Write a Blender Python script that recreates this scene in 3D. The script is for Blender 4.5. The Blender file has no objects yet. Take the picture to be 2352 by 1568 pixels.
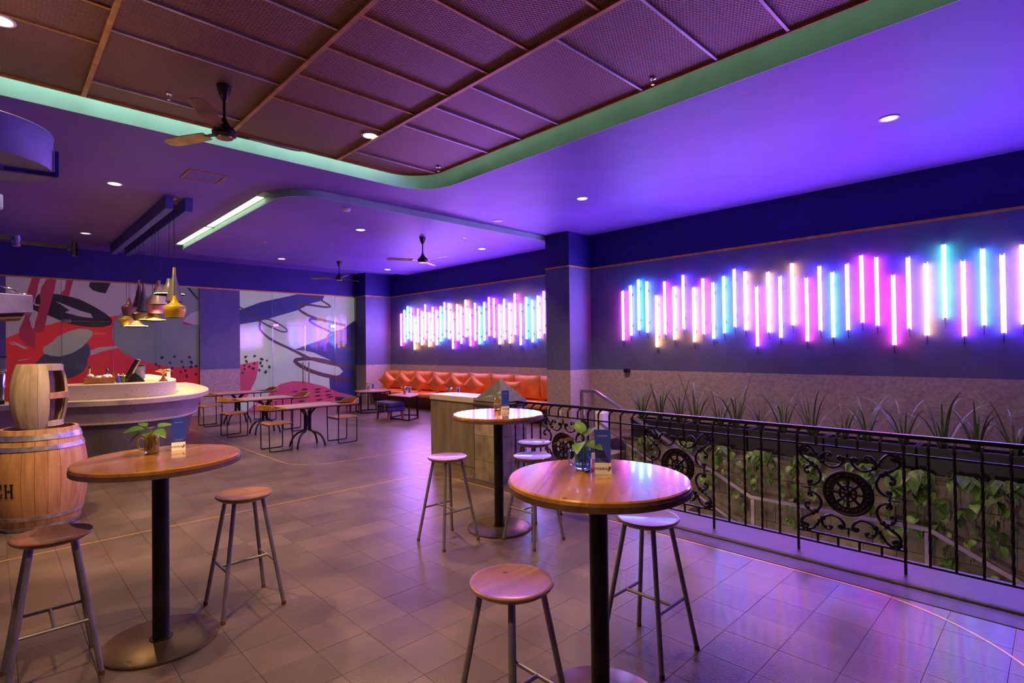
import bpy, math, random
from mathutils import Vector, Matrix
random.seed(7)
SC = bpy.context.scene
COL = SC.collection
PI = math.pi

# ------------------------------------------------------------------ camera
CAM_H = 1.62
YAW, PITCH, ROLL, FPX = 0.7709199, 0.0119634, -0.0122590, 1234.43
cd = bpy.data.cameras.new('camera')
cam = bpy.data.objects.new('camera', cd)
COL.objects.link(cam)
_f = Vector((math.sin(YAW) * math.cos(PITCH), math.cos(YAW) * math.cos(PITCH), math.sin(PITCH)))
_r = Vector((math.cos(YAW), -math.sin(YAW), 0))
_u = _r.cross(_f)
_r2 = _r * math.cos(ROLL) + _u * math.sin(ROLL)
_u2 = _u * math.cos(ROLL) - _r * math.sin(ROLL)
M = Matrix((_r2, _u2, -_f)).transposed().to_4x4()
M.translation = (0, 0, CAM_H)
cam.matrix_world = M
cd.sensor_fit = 'HORIZONTAL'
cd.sensor_width = 36
cd.lens = FPX / 2352 * 36
cd.clip_start = 0.05
SC.camera = cam

# ------------------------------------------------------------------ world, exposure
w = bpy.data.worlds.new('world')
SC.world = w
w.use_nodes = True
w.node_tree.nodes['Background'].inputs[0].default_value = (0.05, 0.04, 0.09, 1)
w.node_tree.nodes['Background'].inputs[1].default_value = 1.0
SC.view_settings.view_transform = 'Standard'
SC.view_settings.look = 'None'
SC.view_settings.gamma = 1
SC.view_settings.use_curve_mapping = False
SC.view_settings.exposure = 0.85
SC.cycles.use_denoising = True
SC.cycles.max_bounces = 8
SC.cycles.diffuse_bounces = 3
SC.cycles.glossy_bounces = 2
SC.cycles.transmission_bounces = 8
SC.cycles.transparent_max_bounces = 6
SC.cycles.use_adaptive_sampling = True
SC.cycles.adaptive_threshold = 0.1
SC.cycles.use_light_tree = True
SC.cycles.light_sampling_threshold = 0.03
SC.cycles.caustics_reflective = False
SC.cycles.caustics_refractive = False
SC.cycles.sample_clamp_indirect = 4.0

# light strengths
NEON = 1.75          # multiplier on the neon tubes' radiance
DOWN_W = 130.0      # W of a ceiling downlight
PEND_W = 45.0        # W of a pendant bulb
WARM = (1.0, 0.63, 0.28)
MURAL_GLOW = 0.11      # emission added to the mural print in place of light falling on it

# ------------------------------------------------------------------ helpers
class MB:
    """collects vertices and faces of one mesh"""
    def __init__(s): s.v = []; s.f = []
    def add(s, v, f):
        o = len(s.v); s.v += [tuple(p) for p in v]; s.f += [tuple(i + o for i in q) for q in f]; return s
    def box(s, c, d, rz=0, taper=1.0):
        x, y, z = d[0] / 2, d[1] / 2, d[2] / 2
        P = []
        for k in (-1, 1):
            t = taper if k > 0 else 1
            for a, b in ((-1, -1), (1, -1), (1, 1), (-1, 1)):
                u, v = a * x * t, b * y * t
                P.append((c[0] + u * math.cos(rz) - v * math.sin(rz), c[1] + u * math.sin(rz) + v * math.cos(rz), c[2] + k * z))
        return s.add(P, [(3, 2, 1, 0), (4, 5, 6, 7), (0, 1, 5, 4), (1, 2, 6, 5), (2, 3, 7, 6), (3, 0, 4, 7)])
    def lathe(s, prof, c=(0, 0, 0), n=24, a0=0.0, a1=2 * PI):
        full = abs(a1 - a0 - 2 * PI) < 1e-6
        m = n if full else n + 1
        V = []; F = []
        for r, z in prof:
            for k in range(m):
                a = a0 + (a1 - a0) * k / n
                V.append((c[0] + r * math.cos(a), c[1] + r * math.sin(a), c[2] + z))
        for i in range(len(prof) - 1):
            for k in range(n):
                k2 = (k + 1) % m
                F.append((i * m + k, i * m + k2, (i + 1) * m + k2, (i + 1) * m + k))
        if full:
            if prof[0][0] > 1e-6: F.append(tuple(range(m - 1, -1, -1)))
            if prof[-1][0] > 1e-6: F.append(tuple((len(prof) - 1) * m + k for k in range(m)))
        return s.add(V, F)
    def tube(s, path, r, n=8, closed=False, r1=None, flat=1.0, tw=None):
        P = [Vector(p) for p in path]; m = len(P)
        V = []; F = []
        up = None
        for i, p in enumerate(P):
            if closed: t = P[(i + 1) % m] - P[i - 1]
            else: t = P[min(i + 1, m - 1)] - P[max(i - 1, 0)]
            if t.length < 1e-9: t = Vector((0, 0, 1))
            t.normalize()
            if up is None:
                up = Vector((0, 0, 1)) if abs(t.z) < 0.9 else Vector((1, 0, 0))
            a = (up - t * up.dot(t))
            if a.length < 1e-6: a = t.orthogonal()
            a.normalize(); up = a
            b = t.cross(a)
            rr = r if r1 is None else r + (r1 - r) * i / max(1, m - 1)
            w0 = tw(i / max(1, m - 1)) if tw else (PI / 4 if n == 4 else 0)
            for k in range(n):
                q = 2 * PI * k / n + w0
                V.append(p + a * (rr * math.cos(q)) * flat + b * (rr * math.sin(q)))
        for i in range(m if closed else m - 1):
            for k in range(n):
                i2 = (i + 1) % m; k2 = (k + 1) % n
                F.append((i * n + k, i * n + k2, i2 * n + k2, i2 * n + k))
        if not closed:
            F.append(tuple(range(n - 1, -1, -1))); F.append(tuple((m - 1) * n + k for k in range(n)))
        return s.add(V, F)
    def prism(s, poly, z0, z1, ax='z'):
        n = len(poly)
        def mp(p, z):
            return (p[0], p[1], z) if ax == 'z' else ((p[0], z, p[1]) if ax == 'y' else (z, p[0], p[1]))
        V = [mp(p, z0) for p in poly] + [mp(p, z1) for p in poly]
        F = [tuple(range(n - 1, -1, -1)), tuple(range(n, 2 * n))]
        F += [(k, (k + 1) % n, n + (k + 1) % n, n + k) for k in range(n)]
        return s.add(V, F)
    def ball(s, c, r, n=10, m=6, sc=(1, 1, 1)):
        V = []; F = []
        for i in range(m + 1):
            a = -PI / 2 + PI * i / m
            for k in range(n):
                q = 2 * PI * k / n
                V.append((c[0] + r * sc[0] * math.cos(a) * math.cos(q), c[1] + r * sc[1] * math.cos(a) * math.sin(q), c[2] + r * sc[2] * math.sin(a)))
        for i in range(m):
            for k in range(n):
                F.append((i * n + k, i * n + (k + 1) % n, (i + 1) * n + (k + 1) % n, (i + 1) * n + k))
        return s.add(V, F)
    def mesh(s, name, mat, smooth=35):
        me = bpy.data.meshes.new(name)
        me.from_pydata(s.v, [], s.f)
        me.validate(clean_customdata=False)
        if mat: me.materials.append(mat)
        if smooth:
            for p in me.polygons: p.use_smooth = True
            me.set_sharp_from_angle(angle=math.radians(smooth))
        me.update()
        return me
    def build(s, name, mat, parent=None, smooth=35, loc=None, rz=None, bevel=0, seg=2):
        me = s.mesh(name, mat, smooth)
        import bmesh
        bm = bmesh.new(); bm.from_mesh(me); bmesh.ops.recalc_face_normals(bm, faces=bm.faces); bm.to_mesh(me); bm.free()
        o = bpy.data.objects.new(name, me); COL.objects.link(o)
        if parent: o.parent = parent
        if loc: o.location = loc
        if rz: o.rotation_euler = (0, 0, rz)
        if bevel:
            md = o.modifiers.new('bevel', 'BEVEL'); md.width = bevel; md.segments = seg; md.limit_method = 'ANGLE'; md.angle_limit = math.radians(40)
        return o

def inst(name, me, parent=None, loc=(0, 0, 0), rot=(0, 0, 0), scale=None):
    o = bpy.data.objects.new(name, me); COL.objects.link(o)
    if parent: o.parent = parent
    o.location = loc; o.rotation_euler = rot
    if scale: o.scale = scale
    return o
def tag(o, label, cat, group=None, kind=None):
    o['label'] = label; o['category'] = cat
    if group: o['group'] = group
    if kind: o['kind'] = kind
    return o
def thing(name, label, cat, loc=(0, 0, 0), rz=0, group=None):
    o = bpy.data.objects.new(name, None); COL.objects.link(o)
    o.empty_display_size = 0.05
    o.location = loc; o.rotation_euler = (0, 0, rz)
    return tag(o, label, cat, group)
def struct(o): o['kind'] = 'structure'; return o
def copy_thing(root, loc, rz, label):
    def rec(a, parent):
        c = a.copy(); COL.objects.link(c); c.parent = parent
        for ch in list(a.children): rec(ch, c)
        return c
    r = rec(root, None); r.location = loc; r.rotation_euler = (0, 0, rz); r['label'] = label
    return r
def arc(cx, cy, r, a0, a1, n=8):
    return [(cx + r * math.cos(math.radians(a0 + (a1 - a0) * k / n)), cy + r * math.sin(math.radians(a0 + (a1 - a0) * k / n))) for k in range(n + 1)]
def smooth_path(pts, k=4):
    out = []; n = len(pts)
    for i in range(n - 1):
        p0, p1, p2, p3 = (Vector(pts[j]) for j in (max(i - 1, 0), i, i + 1, min(i + 2, n - 1)))
        for j in range(k):
            t = j / k
            out.append(.5 * ((2 * p1) + (p2 - p0) * t + (2 * p0 - 5 * p1 + 4 * p2 - p3) * t * t + (3 * p1 - p0 - 3 * p2 + p3) * t ** 3))
    out.append(Vector(pts[-1])); return out
def text_mesh(txt, size, name, mat, extr=0.0015, align='CENTER', spacing=1.0, bold=0.0):
    cu = bpy.data.curves.new(name, 'FONT'); cu.body = txt; cu.size = size; cu.extrude = extr; cu.align_x = align; cu.align_y = 'CENTER'; cu.resolution_u = 2; cu.space_character = spacing; cu.offset = bold
    o = bpy.data.objects.new('t', cu); COL.objects.link(o)
    bpy.context.view_layer.update()
    me = bpy.data.meshes.new_from_object(o.evaluated_get(bpy.context.evaluated_depsgraph_get()))
    bpy.data.objects.remove(o); me.name = name; me.materials.clear(); me.materials.append(mat)
    return me

# ------------------------------------------------------------------ materials
def _new(name):
    m = bpy.data.materials.new(name); m.use_nodes = True
    nt = m.node_tree; return m, nt, nt.nodes, nt.links, nt.nodes['Principled BSDF']
def pm(name, col, rough=.5, metal=0, var=.12, scale=6, bump=0, bscale=60, coat=0, spec=.5, stretch=(1, 1, 1), detail=2, objrand=0, col2=None, coords='Object', rvar=.1):
    """principled material with procedural noise in colour, roughness and relief"""
    m, nt, N, L, B = _new(name)
    tc = N.new('ShaderNodeTexCoord'); mp = N.new('ShaderNodeMapping'); mp.inputs['Scale'].default_value = stretch
    L.new(N.new('ShaderNodeNewGeometry').outputs['Position'] if coords == 'World' else tc.outputs[coords], mp.inputs[0])
    nz = N.new('ShaderNodeTexNoise'); nz.inputs['Scale'].default_value = scale; nz.inputs['Detail'].default_value = detail
    L.new(mp.outputs[0], nz.inputs[0])
    mx = N.new('ShaderNodeMix'); mx.data_type = 'RGBA'
    c2 = col2 or tuple(min(1, c * (1 + 2 * var)) for c in col)
    c1 = col if col2 else tuple(c * max(0, 1 - 2 * var) for c in col)
    mx.inputs[6].default_value = (*c1, 1); mx.inputs[7].default_value = (*c2, 1)
    rp = N.new('ShaderNodeMapRange'); rp.inputs[1].default_value = .3; rp.inputs[2].default_value = .7
    L.new(nz.outputs[0], rp.inputs[0]); L.new(rp.outputs[0], mx.inputs[0])
    out = mx.outputs[2]
    if objrand:
        oi = N.new('ShaderNodeObjectInfo'); hs = N.new('ShaderNodeHueSaturation')
        r2 = N.new('ShaderNodeMapRange'); r2.inputs[3].default_value = 1 - objrand; r2.inputs[4].default_value = 1 + objrand
        L.new(oi.outputs['Random'], r2.inputs[0]); L.new(r2.outputs[0], hs.inputs['Value']); L.new(out, hs.inputs['Color']); out = hs.outputs[0]
    L.new(out, B.inputs['Base Color'])
    rr = N.new('ShaderNodeMapRange'); rr.inputs[3].default_value = max(0.02, rough - rvar * rough); rr.inputs[4].default_value = min(1, rough + rvar * rough)
    L.new(nz.outputs[0], rr.inputs[0]); L.new(rr.outputs[0], B.inputs['Roughness'])
    B.inputs['Metallic'].default_value = metal; B.inputs['Specular IOR Level'].default_value = spec
    B.inputs['Coat Weight'].default_value = coat; B.inputs['Coat Roughness'].default_value = .08
    if bump:
        n2 = N.new('ShaderNodeTexNoise'); n2.inputs['Scale'].default_value = bscale; n2.inputs['Detail'].default_value = 1
        L.new(mp.outputs[0], n2.inputs[0]); bp = N.new('ShaderNodeBump'); bp.inputs['Strength'].default_value = bump; bp.inputs['Distance'].default_value = .01
        L.new(n2.outputs[0], bp.inputs['Height']); L.new(bp.outputs[0], B.inputs['Normal'])
    return m
def emit(name, col, strength, sample='FRONT'):
    m, nt, N, L, B = _new(name)
    nz = N.new('ShaderNodeTexNoise'); nz.inputs['Scale'].default_value = 3
    rr = N.new('ShaderNodeMapRange'); rr.inputs[3].default_value = strength * .95; rr.inputs[4].default_value = strength * 1.05
    L.new(nz.outputs[0], rr.inputs[0]); L.new(rr.outputs[0], B.inputs['Emission Strength'])
    B.inputs['Base Color'].default_value = (.8, .8, .8, 1); B.inputs['Emission Color'].default_value = (*col, 1)
    m.cycles.emission_sampling = sample
    return m
def wood(name, c1, c2, rough=.35, coat=0, axis=0, scale=9, planks=0):
    m, nt, N, L, B = _new(name)
    tc = N.new('ShaderNodeTexCoord'); mp = N.new('ShaderNodeMapping')
    st = [6, 6, 6]; st[axis] = .6; mp.inputs['Scale'].default_value = st
    L.new(tc.outputs['Object'], mp.inputs[0])
    nz = N.new('ShaderNodeTexNoise'); nz.inputs['Scale'].default_value = scale / 3; nz.inputs['Detail'].default_value = 6; nz.inputs['Distortion'].default_value = .6
    L.new(mp.outputs[0], nz.inputs[0])
    cr = N.new('ShaderNodeValToRGB'); cr.color_ramp.elements[0].position = .32; cr.color_ramp.elements[1].position = .68
    cr.color_ramp.elements[0].color = (*c1, 1); cr.color_ramp.elements[1].color = (*c2, 1)
    L.new(nz.outputs[0], cr.inputs[0]); out = cr.outputs[0]
    if planks:
        sx = N.new('ShaderNodeSeparateXYZ'); L.new(tc.outputs['Object'], sx.inputs[0])
        mu = N.new('ShaderNodeMath'); mu.operation = 'MULTIPLY'; mu.inputs[1].default_value = planks; L.new(sx.outputs[1 - axis if axis < 2 else 0], mu.inputs[0])
        fl = N.new('ShaderNodeMath'); fl.operation = 'FLOOR'; L.new(mu.outputs[0], fl.inputs[0])
        wn = N.new('ShaderNodeTexWhiteNoise'); wn.noise_dimensions = '1D'; L.new(fl.outputs[0], wn.inputs['W'])
        r2 = N.new('ShaderNodeMapRange'); r2.inputs[3].default_value = .72; r2.inputs[4].default_value = 1.22; L.new(wn.outputs[0], r2.inputs[0])
        hs = N.new('ShaderNodeHueSaturation'); L.new(r2.outputs[0], hs.inputs['Value']); L.new(out, hs.inputs['Color']); out = hs.outputs[0]
        # knots
        vo = N.new('ShaderNodeTexVoronoi'); vo.inputs['Scale'].default_value = 7; L.new(tc.outputs['Object'], vo.inputs[0])
        kr = N.new('ShaderNodeMapRange'); kr.inputs[1].default_value = .04; kr.inputs[2].default_value = .09; L.new(vo.outputs[0], kr.inputs[0])
        mk = N.new('ShaderNodeMix'); mk.data_type = 'RGBA'; mk.inputs[6].default_value = (c1[0] * .3, c1[1] * .25, c1[2] * .2, 1)
        L.new(kr.outputs[0], mk.inputs[0]); L.new(out, mk.inputs[7]); out = mk.outputs[2]
    L.new(out, B.inputs['Base Color'])
    rr = N.new('ShaderNodeMapRange'); rr.inputs[3].default_value = rough * .8; rr.inputs[4].default_value = rough * 1.25
    L.new(nz.outputs[0], rr.inputs[0]); L.new(rr.outputs[0], B.inputs['Roughness'])
    B.inputs['Coat Weight'].default_value = coat; B.inputs['Coat Roughness'].default_value = .07
    bp = N.new('ShaderNodeBump'); bp.inputs['Strength'].default_value = .08; bp.inputs['Distance'].default_value = .004
    L.new(nz.outputs[0], bp.inputs['Height']); L.new(bp.outputs[0], B.inputs['Normal'])
    return m
def terrazzo(name, base, chip, rough=.35):
    m, nt, N, L, B = _new(name)
    tc = N.new('ShaderNodeTexCoord')
    vo = N.new('ShaderNodeTexVoronoi'); vo.inputs['Scale'].default_value = 26; L.new(tc.outputs['Object'], vo.inputs[0])
    kr = N.new('ShaderNodeMapRange'); kr.inputs[1].default_value = .12; kr.inputs[2].default_value = .2; L.new(vo.outputs[0], kr.inputs[0])
    nz = N.new('ShaderNodeTexNoise'); nz.inputs['Scale'].default_value = 5; L.new(tc.outputs['Object'], nz.inputs[0])
    gt = N.new('ShaderNodeMath'); gt.operation = 'GREATER_THAN'; gt.inputs[1].default_value = .55; L.new(vo.outputs['Color'], gt.inputs[0])
    ad = N.new('ShaderNodeMath'); ad.operation = 'MAXIMUM'; L.new(kr.outputs[0], ad.inputs[0]); L.new(gt.outputs[0], ad.inputs[1])
    mx = N.new('ShaderNodeMix'); mx.data_type = 'RGBA'; mx.inputs[6].default_value = (*chip, 1)
    b2 = N.new('ShaderNodeMix'); b2.data_type = 'RGBA'; b2.inputs[6].default_value = (*[c * .85 for c in base], 1); b2.inputs[7].default_value = (*[min(1, c * 1.1) for c in base], 1)
    L.new(nz.outputs[0], b2.inputs[0]); L.new(ad.outputs[0], mx.inputs[0]); L.new(b2.outputs[2], mx.inputs[7]); L.new(mx.outputs[2], B.inputs['Base Color'])
    B.inputs['Roughness'].default_value = rough
    return m
def glass(name, col, rough=.03, ior=1.45):
    m, nt, N, L, B = _new(name)
    nz = N.new('ShaderNodeTexNoise'); nz.inputs['Scale'].default_value = 40
    rr = N.new('ShaderNodeMapRange'); rr.inputs[3].default_value = rough; rr.inputs[4].default_value = rough * 1.6
    L.new(nz.outputs[0], rr.inputs[0]); L.new(rr.outputs[0], B.inputs['Roughness'])
    B.inputs['Base Color'].default_value = (*col, 1); B.inputs['Transmission Weight'].default_value = .85; B.inputs['IOR'].default_value = ior
    return m
def pane_mat(name, refl=.0, rough=.07):
    m, nt, N, L, B = _new(name)
    out = N['Material Output']
    tr = N.new('ShaderNodeBsdfTransparent'); tr.inputs[0].default_value = (.96, .98, .97, 1)
    gl = N.new('ShaderNodeBsdfGlossy')
    nz = N.new('ShaderNodeTexNoise'); nz.inputs['Scale'].default_value = 2
    rr = N.new('ShaderNodeMapRange'); rr.inputs[3].default_value = rough * .8; rr.inputs[4].default_value = rough * 1.2
    L.new(nz.outputs[0], rr.inputs[0]); L.new(rr.outputs[0], gl.inputs['Roughness'])
    fr = N.new('ShaderNodeFresnel'); fr.inputs[0].default_value = 1.3
    ad = N.new('ShaderNodeMath'); ad.operation = 'ADD'; ad.inputs[1].default_value = refl; L.new(fr.outputs[0], ad.inputs[0])
    mx = N.new('ShaderNodeMixShader'); L.new(ad.outputs[0], mx.inputs[0]); L.new(tr.outputs[0], mx.inputs[1]); L.new(gl.outputs[0], mx.inputs[2])
    L.new(mx.outputs[0], out.inputs[0])
    return m
def mesh_metal(name, col):
    """expanded metal sheet: staggered diamonds as relief and tint"""
    m, nt, N, L, B = _new(name)
    tc = N.new('ShaderNodeTexCoord'); sx = N.new('ShaderNodeSeparateXYZ'); L.new(tc.outputs['Object'], sx.inputs[0])
    def math_(op, a, b=None):
        n = N.new('ShaderNodeMath'); n.operation = op
        for i, q in enumerate((a, b)):
            if q is None: continue
            if isinstance(q, (int, float)): n.inputs[i].default_value = q
            else: L.new(q, n.inputs[i])
        return n.outputs[0]
    u = math_('MULTIPLY', sx.outputs[0], 2 * PI / .052); v = math_('MULTIPLY', sx.outputs[1], 2 * PI / .026)
    a = math_('COSINE', math_('ADD', u, v)); b = math_('COSINE', math_('SUBTRACT', u, v))
    h = math_('ADD', a, b)
    rp = N.new('ShaderNodeMapRange'); rp.inputs[1].default_value = -.9; rp.inputs[2].default_value = .5; L.new(h, rp.inputs[0])
    mx = N.new('ShaderNodeMix'); mx.data_type = 'RGBA'; mx.inputs[6].default_value = (*[c * .35 for c in col], 1); mx.inputs[7].default_value = (*col, 1)
    L.new(rp.outputs[0], mx.inputs[0]); L.new(mx.outputs[2], B.inputs['Base Color'])
    bp = N.new('ShaderNodeBump'); bp.inputs['Strength'].default_value = .7; bp.inputs['Distance'].default_value = .006
    L.new(rp.outputs[0], bp.inputs['Height']); L.new(bp.outputs[0], B.inputs['Normal'])
    B.inputs['Roughness'].default_value = .5; B.inputs['Metallic'].default_value = .25
    return m
def leafmat(name, c1, c2, rough=.4):
    m = pm(name, c1, rough, 0, .2, 9, col2=c2, objrand=.3, stretch=(1, 3, 1))
    return m

T = {}
T['tile'] = pm('stone_tile', (.130, .094, .086), .31, 0, .13, 2.2, .12, 90, objrand=.16, coords='World', rvar=.12, spec=.5)
T['grout'] = pm('grout', (.06, .045, .042), .8, 0, .2, 8)
T['kerb'] = pm('smooth_stone', (.055, .040, .055), .45, 0, .10, 2.5, .15, 60, stretch=(1, .3, 1))
T['brass'] = pm('brass_inlay', (.78, .45, .14), .34, .45, .1, 20)
T['ceil'] = pm('ceiling_paint', (.19, .10, .52), .55, 0, .09, .9, .12, 14, detail=6)
T['navy'] = pm('navy_paint', (.010, .006, .145), .6, 0, .08, 3, .1, 70)
T['slate'] = pm('slate_blue_paint', (.105, .11, .225), .6, 0, .05, 3, .1, 70)
T['stucco'] = pm('concrete_render', (.40, .33, .28), .75, 0, .12, 26, .45, 120, detail=8)
T['teal'] = pm('teal_paint', (.32, .58, .48), .5, 0, .05, 3, .08, 50)
T['goldtrim'] = pm('gold_trim', (.66, .33, .065), .4, .25, .1, 10)
T['rail_gold'] = pm('painted_gold_steel', (.52, .27, .08), .42, .35, .12, 8)
T['rail_lilac'] = pm('pale_steel', (.45, .40, .42), .4, .5, .1, 8)
T['meshm'] = mesh_metal('expanded_metal', (.31, .14, .10))
T['iron'] = pm('black_iron', (.016, .013, .02), .36, .55, .3, 12, .25, 60)
T['blackm'] = pm('black_metal', (.018, .016, .02), .34, .5, .2, 9, .08, 60)
T['steel'] = pm('brushed_steel', (.70, .68, .68), .18, 1, .06, 14, stretch=(1, .2, 1))
T['greyleg'] = pm('grey_painted_steel', (.27, .25, .27), .38, .5, .08, 12)
T['rust'] = pm('rusty_foot', (.20, .09, .04), .8, .2, .3, 40)
T['plate'] = pm('bronze_plate', (.24, .165, .085), .28, .85, .18, 3, .06, 30)
T['tabletop'] = wood('varnished_pine', (.46, .17, .035), (.70, .33, .08), .20, .8, 0, 9, 9)
T['tabedge'] = wood('dark_edge', (.10, .05, .03), (.18, .10, .06), .45, 0, 0)
T['seatw'] = wood('worn_stool_wood', (.21, .085, .045), (.37, .17, .09), .36, .25, 0, 9, 8)
T['chairw'] = wood('amber_wood', (.27, .10, .025), (.44, .20, .055), .38, .3, 1)
T['dtop'] = wood('dining_top', (.33, .18, .11), (.50, .30, .20), .32, .3, 0)
T['barrelw'] = wood('oak_stave', (.42, .19, .07), (.66, .36, .16), .5, .05, 2)
T['palew'] = wood('bleached_stave', (.42, .32, .22), (.66, .54, .40), .62, 0, 2)
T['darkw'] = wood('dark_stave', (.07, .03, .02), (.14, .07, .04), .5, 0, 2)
T['galv'] = pm('galvanised_hoop', (.55, .54, .58), .38, .8, .15, 18)
T['concrete'] = pm('cast_concrete', (.20, .165, .125), .6, 0, .16, 3, .25, 60, stretch=(3, 3, .5))
T['stoneA'] = pm('pier_stone', (.30, .25, .20), .65, 0, .18, 6, .4, 50, objrand=.22)
T['wallstone'] = pm('wall_stone', (.25, .21, .17), .7, 0, .2, 5, .4, 50, objrand=.22)
T['capst'] = pm('dark_cap_stone', (.10, .088, .092), .5, 0, .15, 8, .2, 50)
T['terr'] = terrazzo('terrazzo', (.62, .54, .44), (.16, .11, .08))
T['canopy'] = pm('violet_sheet_metal', (.20, .17, .50), .4, .3, .15, 4)
T['darkconc'] = pm('dark_concrete', (.13, .11, .12), .6, 0, .14, 3, .2, 60)
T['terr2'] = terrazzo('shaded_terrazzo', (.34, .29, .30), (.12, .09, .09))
T['leather'] = pm('orange_leather', (.76, .235, .05), .48, 0, .1, 5, .2, 140)
T['maroon'] = pm('maroon_panel', (.10, .02, .02), .45, 0, .1, 4)
T['indigo'] = pm('indigo_fabric', (.03, .025, .13), .75, 0, .12, 30, .3, 220)
T['strap'] = pm('tan_strap', (.45, .16, .06), .5, 0, .1, 20)
T['redleg'] = wood('reddish_leg', (.22, .05, .02), (.36, .10, .04), .4, .2, 2)
T['white'] = pm('white_plastic', (.78, .76, .76), .4, 0, .03, 10)
T['black'] = pm('black_plastic', (.012, .012, .015), .4, 0, .2, 10)
T['trough'] = pm('black_trough', (.010, .008, .014), .5, 0, .25, 12, .2, 60)
T['soil'] = pm('soil', (.05, .03, .02), .9, 0, .4, 30, .8, 60)
T['fanm'] = pm('fan_bronze', (.035, .025, .022), .3, .5, .2, 6)
T['fanb'] = pm('fan_blade', (.20, .105, .055), .32, .45, .3, 5)
T['bluebeam'] = pm('blue_beam_paint', (.10, .12, .42), .5, 0, .06, 5)
T['drum'] = pm('pale_drum', (.27, .30, .60), .45, 0, .05, 4)
T['bluebar'] = pm('blue_bar', (.05, .05, .35), .4, .2, .1, 6)
T['leaf'] = leafmat('pothos_leaf', (.035, .11, .02), (.16, .30, .05))
T['leaf2'] = leafmat('jar_leaf', (.04, .14, .02), (.15, .32, .06))
T['grass'] = leafmat('blade_leaf', (.035, .075, .015), (.12, .17, .05), .45)
T['stem'] = pm('green_stem', (.16, .20, .05), .6, 0, .2, 10)
T['card'] = pm('blue_card', (.045, .11, .85), .35, 0, .03, 5)
T['cardw'] = pm('white_card', (.80, .78, .80), .35, 0, .02, 5)
T['print'] = pm('pale_print', (.55, .62, .85), .5, 0, .03, 5)
T['redp'] = pm('dark_red_print', (.26, .008, .012), .5, 0, .03, 5)
T['greyp'] = pm('grey_print', (.16, .12, .13), .5, 0, .3, 60)
T['gyel'] = glass('yellow_glass', (.98, .86, .22))
T['gblue'] = glass('blue_glass', (.35, .80, .97))
T['gclear'] = glass('clear_glass', (.85, .9, .9))
T['water'] = glass('water', (.85, .95, .95), .02, 1.33)
T['pane'] = pane_mat('window_pane')
T['chrome'] = pm('chrome', (.75, .75, .78), .12, 1, .05, 10)
T['down'] = emit('downlight_glow', (1, .92, .8), 7, 'NONE')
T['cove'] = emit('cove_glow', (.95, 1, .72), 1.5)
T['coveline'] = emit('cove_led', (.80, 1, .86), 22)
T['fill_led'] = emit('added_fill_led', (.75, 1, .72), 3.6)
T['dim'] = emit('dim_lens_glow', (1, .85, .7), 1.2, 'NONE')
T['bulb'] = emit('bulb_glow', (1, .70, .34), 5, 'NONE')
MUR = {'red': (.62, .03, .028), 'grey': (.25, .26, .27), 'black': (.035, .022, .025), 'lilac': (.55, .39, .50), 'crimson': (.48, .04, .09),
       'beige': (.44, .40, .33), 'slate': (.07, .07, .11), 'navy': (.03, .045, .19), 'rose': (.60, .07, .12), 'brown': (.10, .045, .035), 'mist': (.42, .47, .40)}
for k, c in MUR.items():   # film on glass, made to glow per colour so the mural looks lit
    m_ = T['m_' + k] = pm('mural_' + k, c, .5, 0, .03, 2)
    b_ = m_.node_tree.nodes['Principled BSDF']; b_.inputs['Emission Color'].default_value = (c[0], c[1] * .9, c[2] * .8, 1); b_.inputs['Emission Strength'].default_value = MURAL_GLOW * {'mist': 2.2, 'red': 1.8, 'rose': 1.6}.get(k, 1)
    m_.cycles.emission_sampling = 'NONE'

# ------------------------------------------------------------------ setting: dimensions
XL, XR, YF, YB = -3.2, 8.94, -3.2, 15.21
ZC, ZT, ZD, ZI, ZM = 3.93, 3.24, 1.162, 3.83, 4.05    # ceiling, gold trim, concrete dado, lowered ceiling, mesh ceiling
PX0, PX1, PY1 = 4.90, 7.80, 5.60                       # stair pit

# ---- floor with tiles
floor = struct(MB().prism([(XL, YF), (4.4, YF), (4.4, 5.25), (PX0, 5.25), (PX0, PY1), (XR + .2, PY1), (XR + .2, YB + .3), (XL, YB + .3)], -.2, -.010).build('floor', T['grout'], smooth=0))
TP = .29
def tile_geo(x0, x1, y0, y1):
    g = .0008; b = .0005
    a = [(x0 + g, y0 + g), (x1 - g, y0 + g), (x1 - g, y1 - g), (x0 + g, y1 - g)]
    c = [(x0 + g + b, y0 + g + b), (x1 - g - b, y0 + g + b), (x1 - g - b, y1 - g - b), (x0 + g + b, y1 - g - b)]
    V = [(p[0], p[1], -.010) for p in a] + [(p[0], p[1], -.0006) for p in a] + [(p[0], p[1], 0) for p in c]
    F = [(8, 9, 10, 11)]
    for k in range(4):
        j = (k + 1) % 4
        F += [(k, j, 4 + j, 4 + k), (4 + k, 4 + j, 8 + j, 8 + k)]
    return V, F
tiles = []
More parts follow.
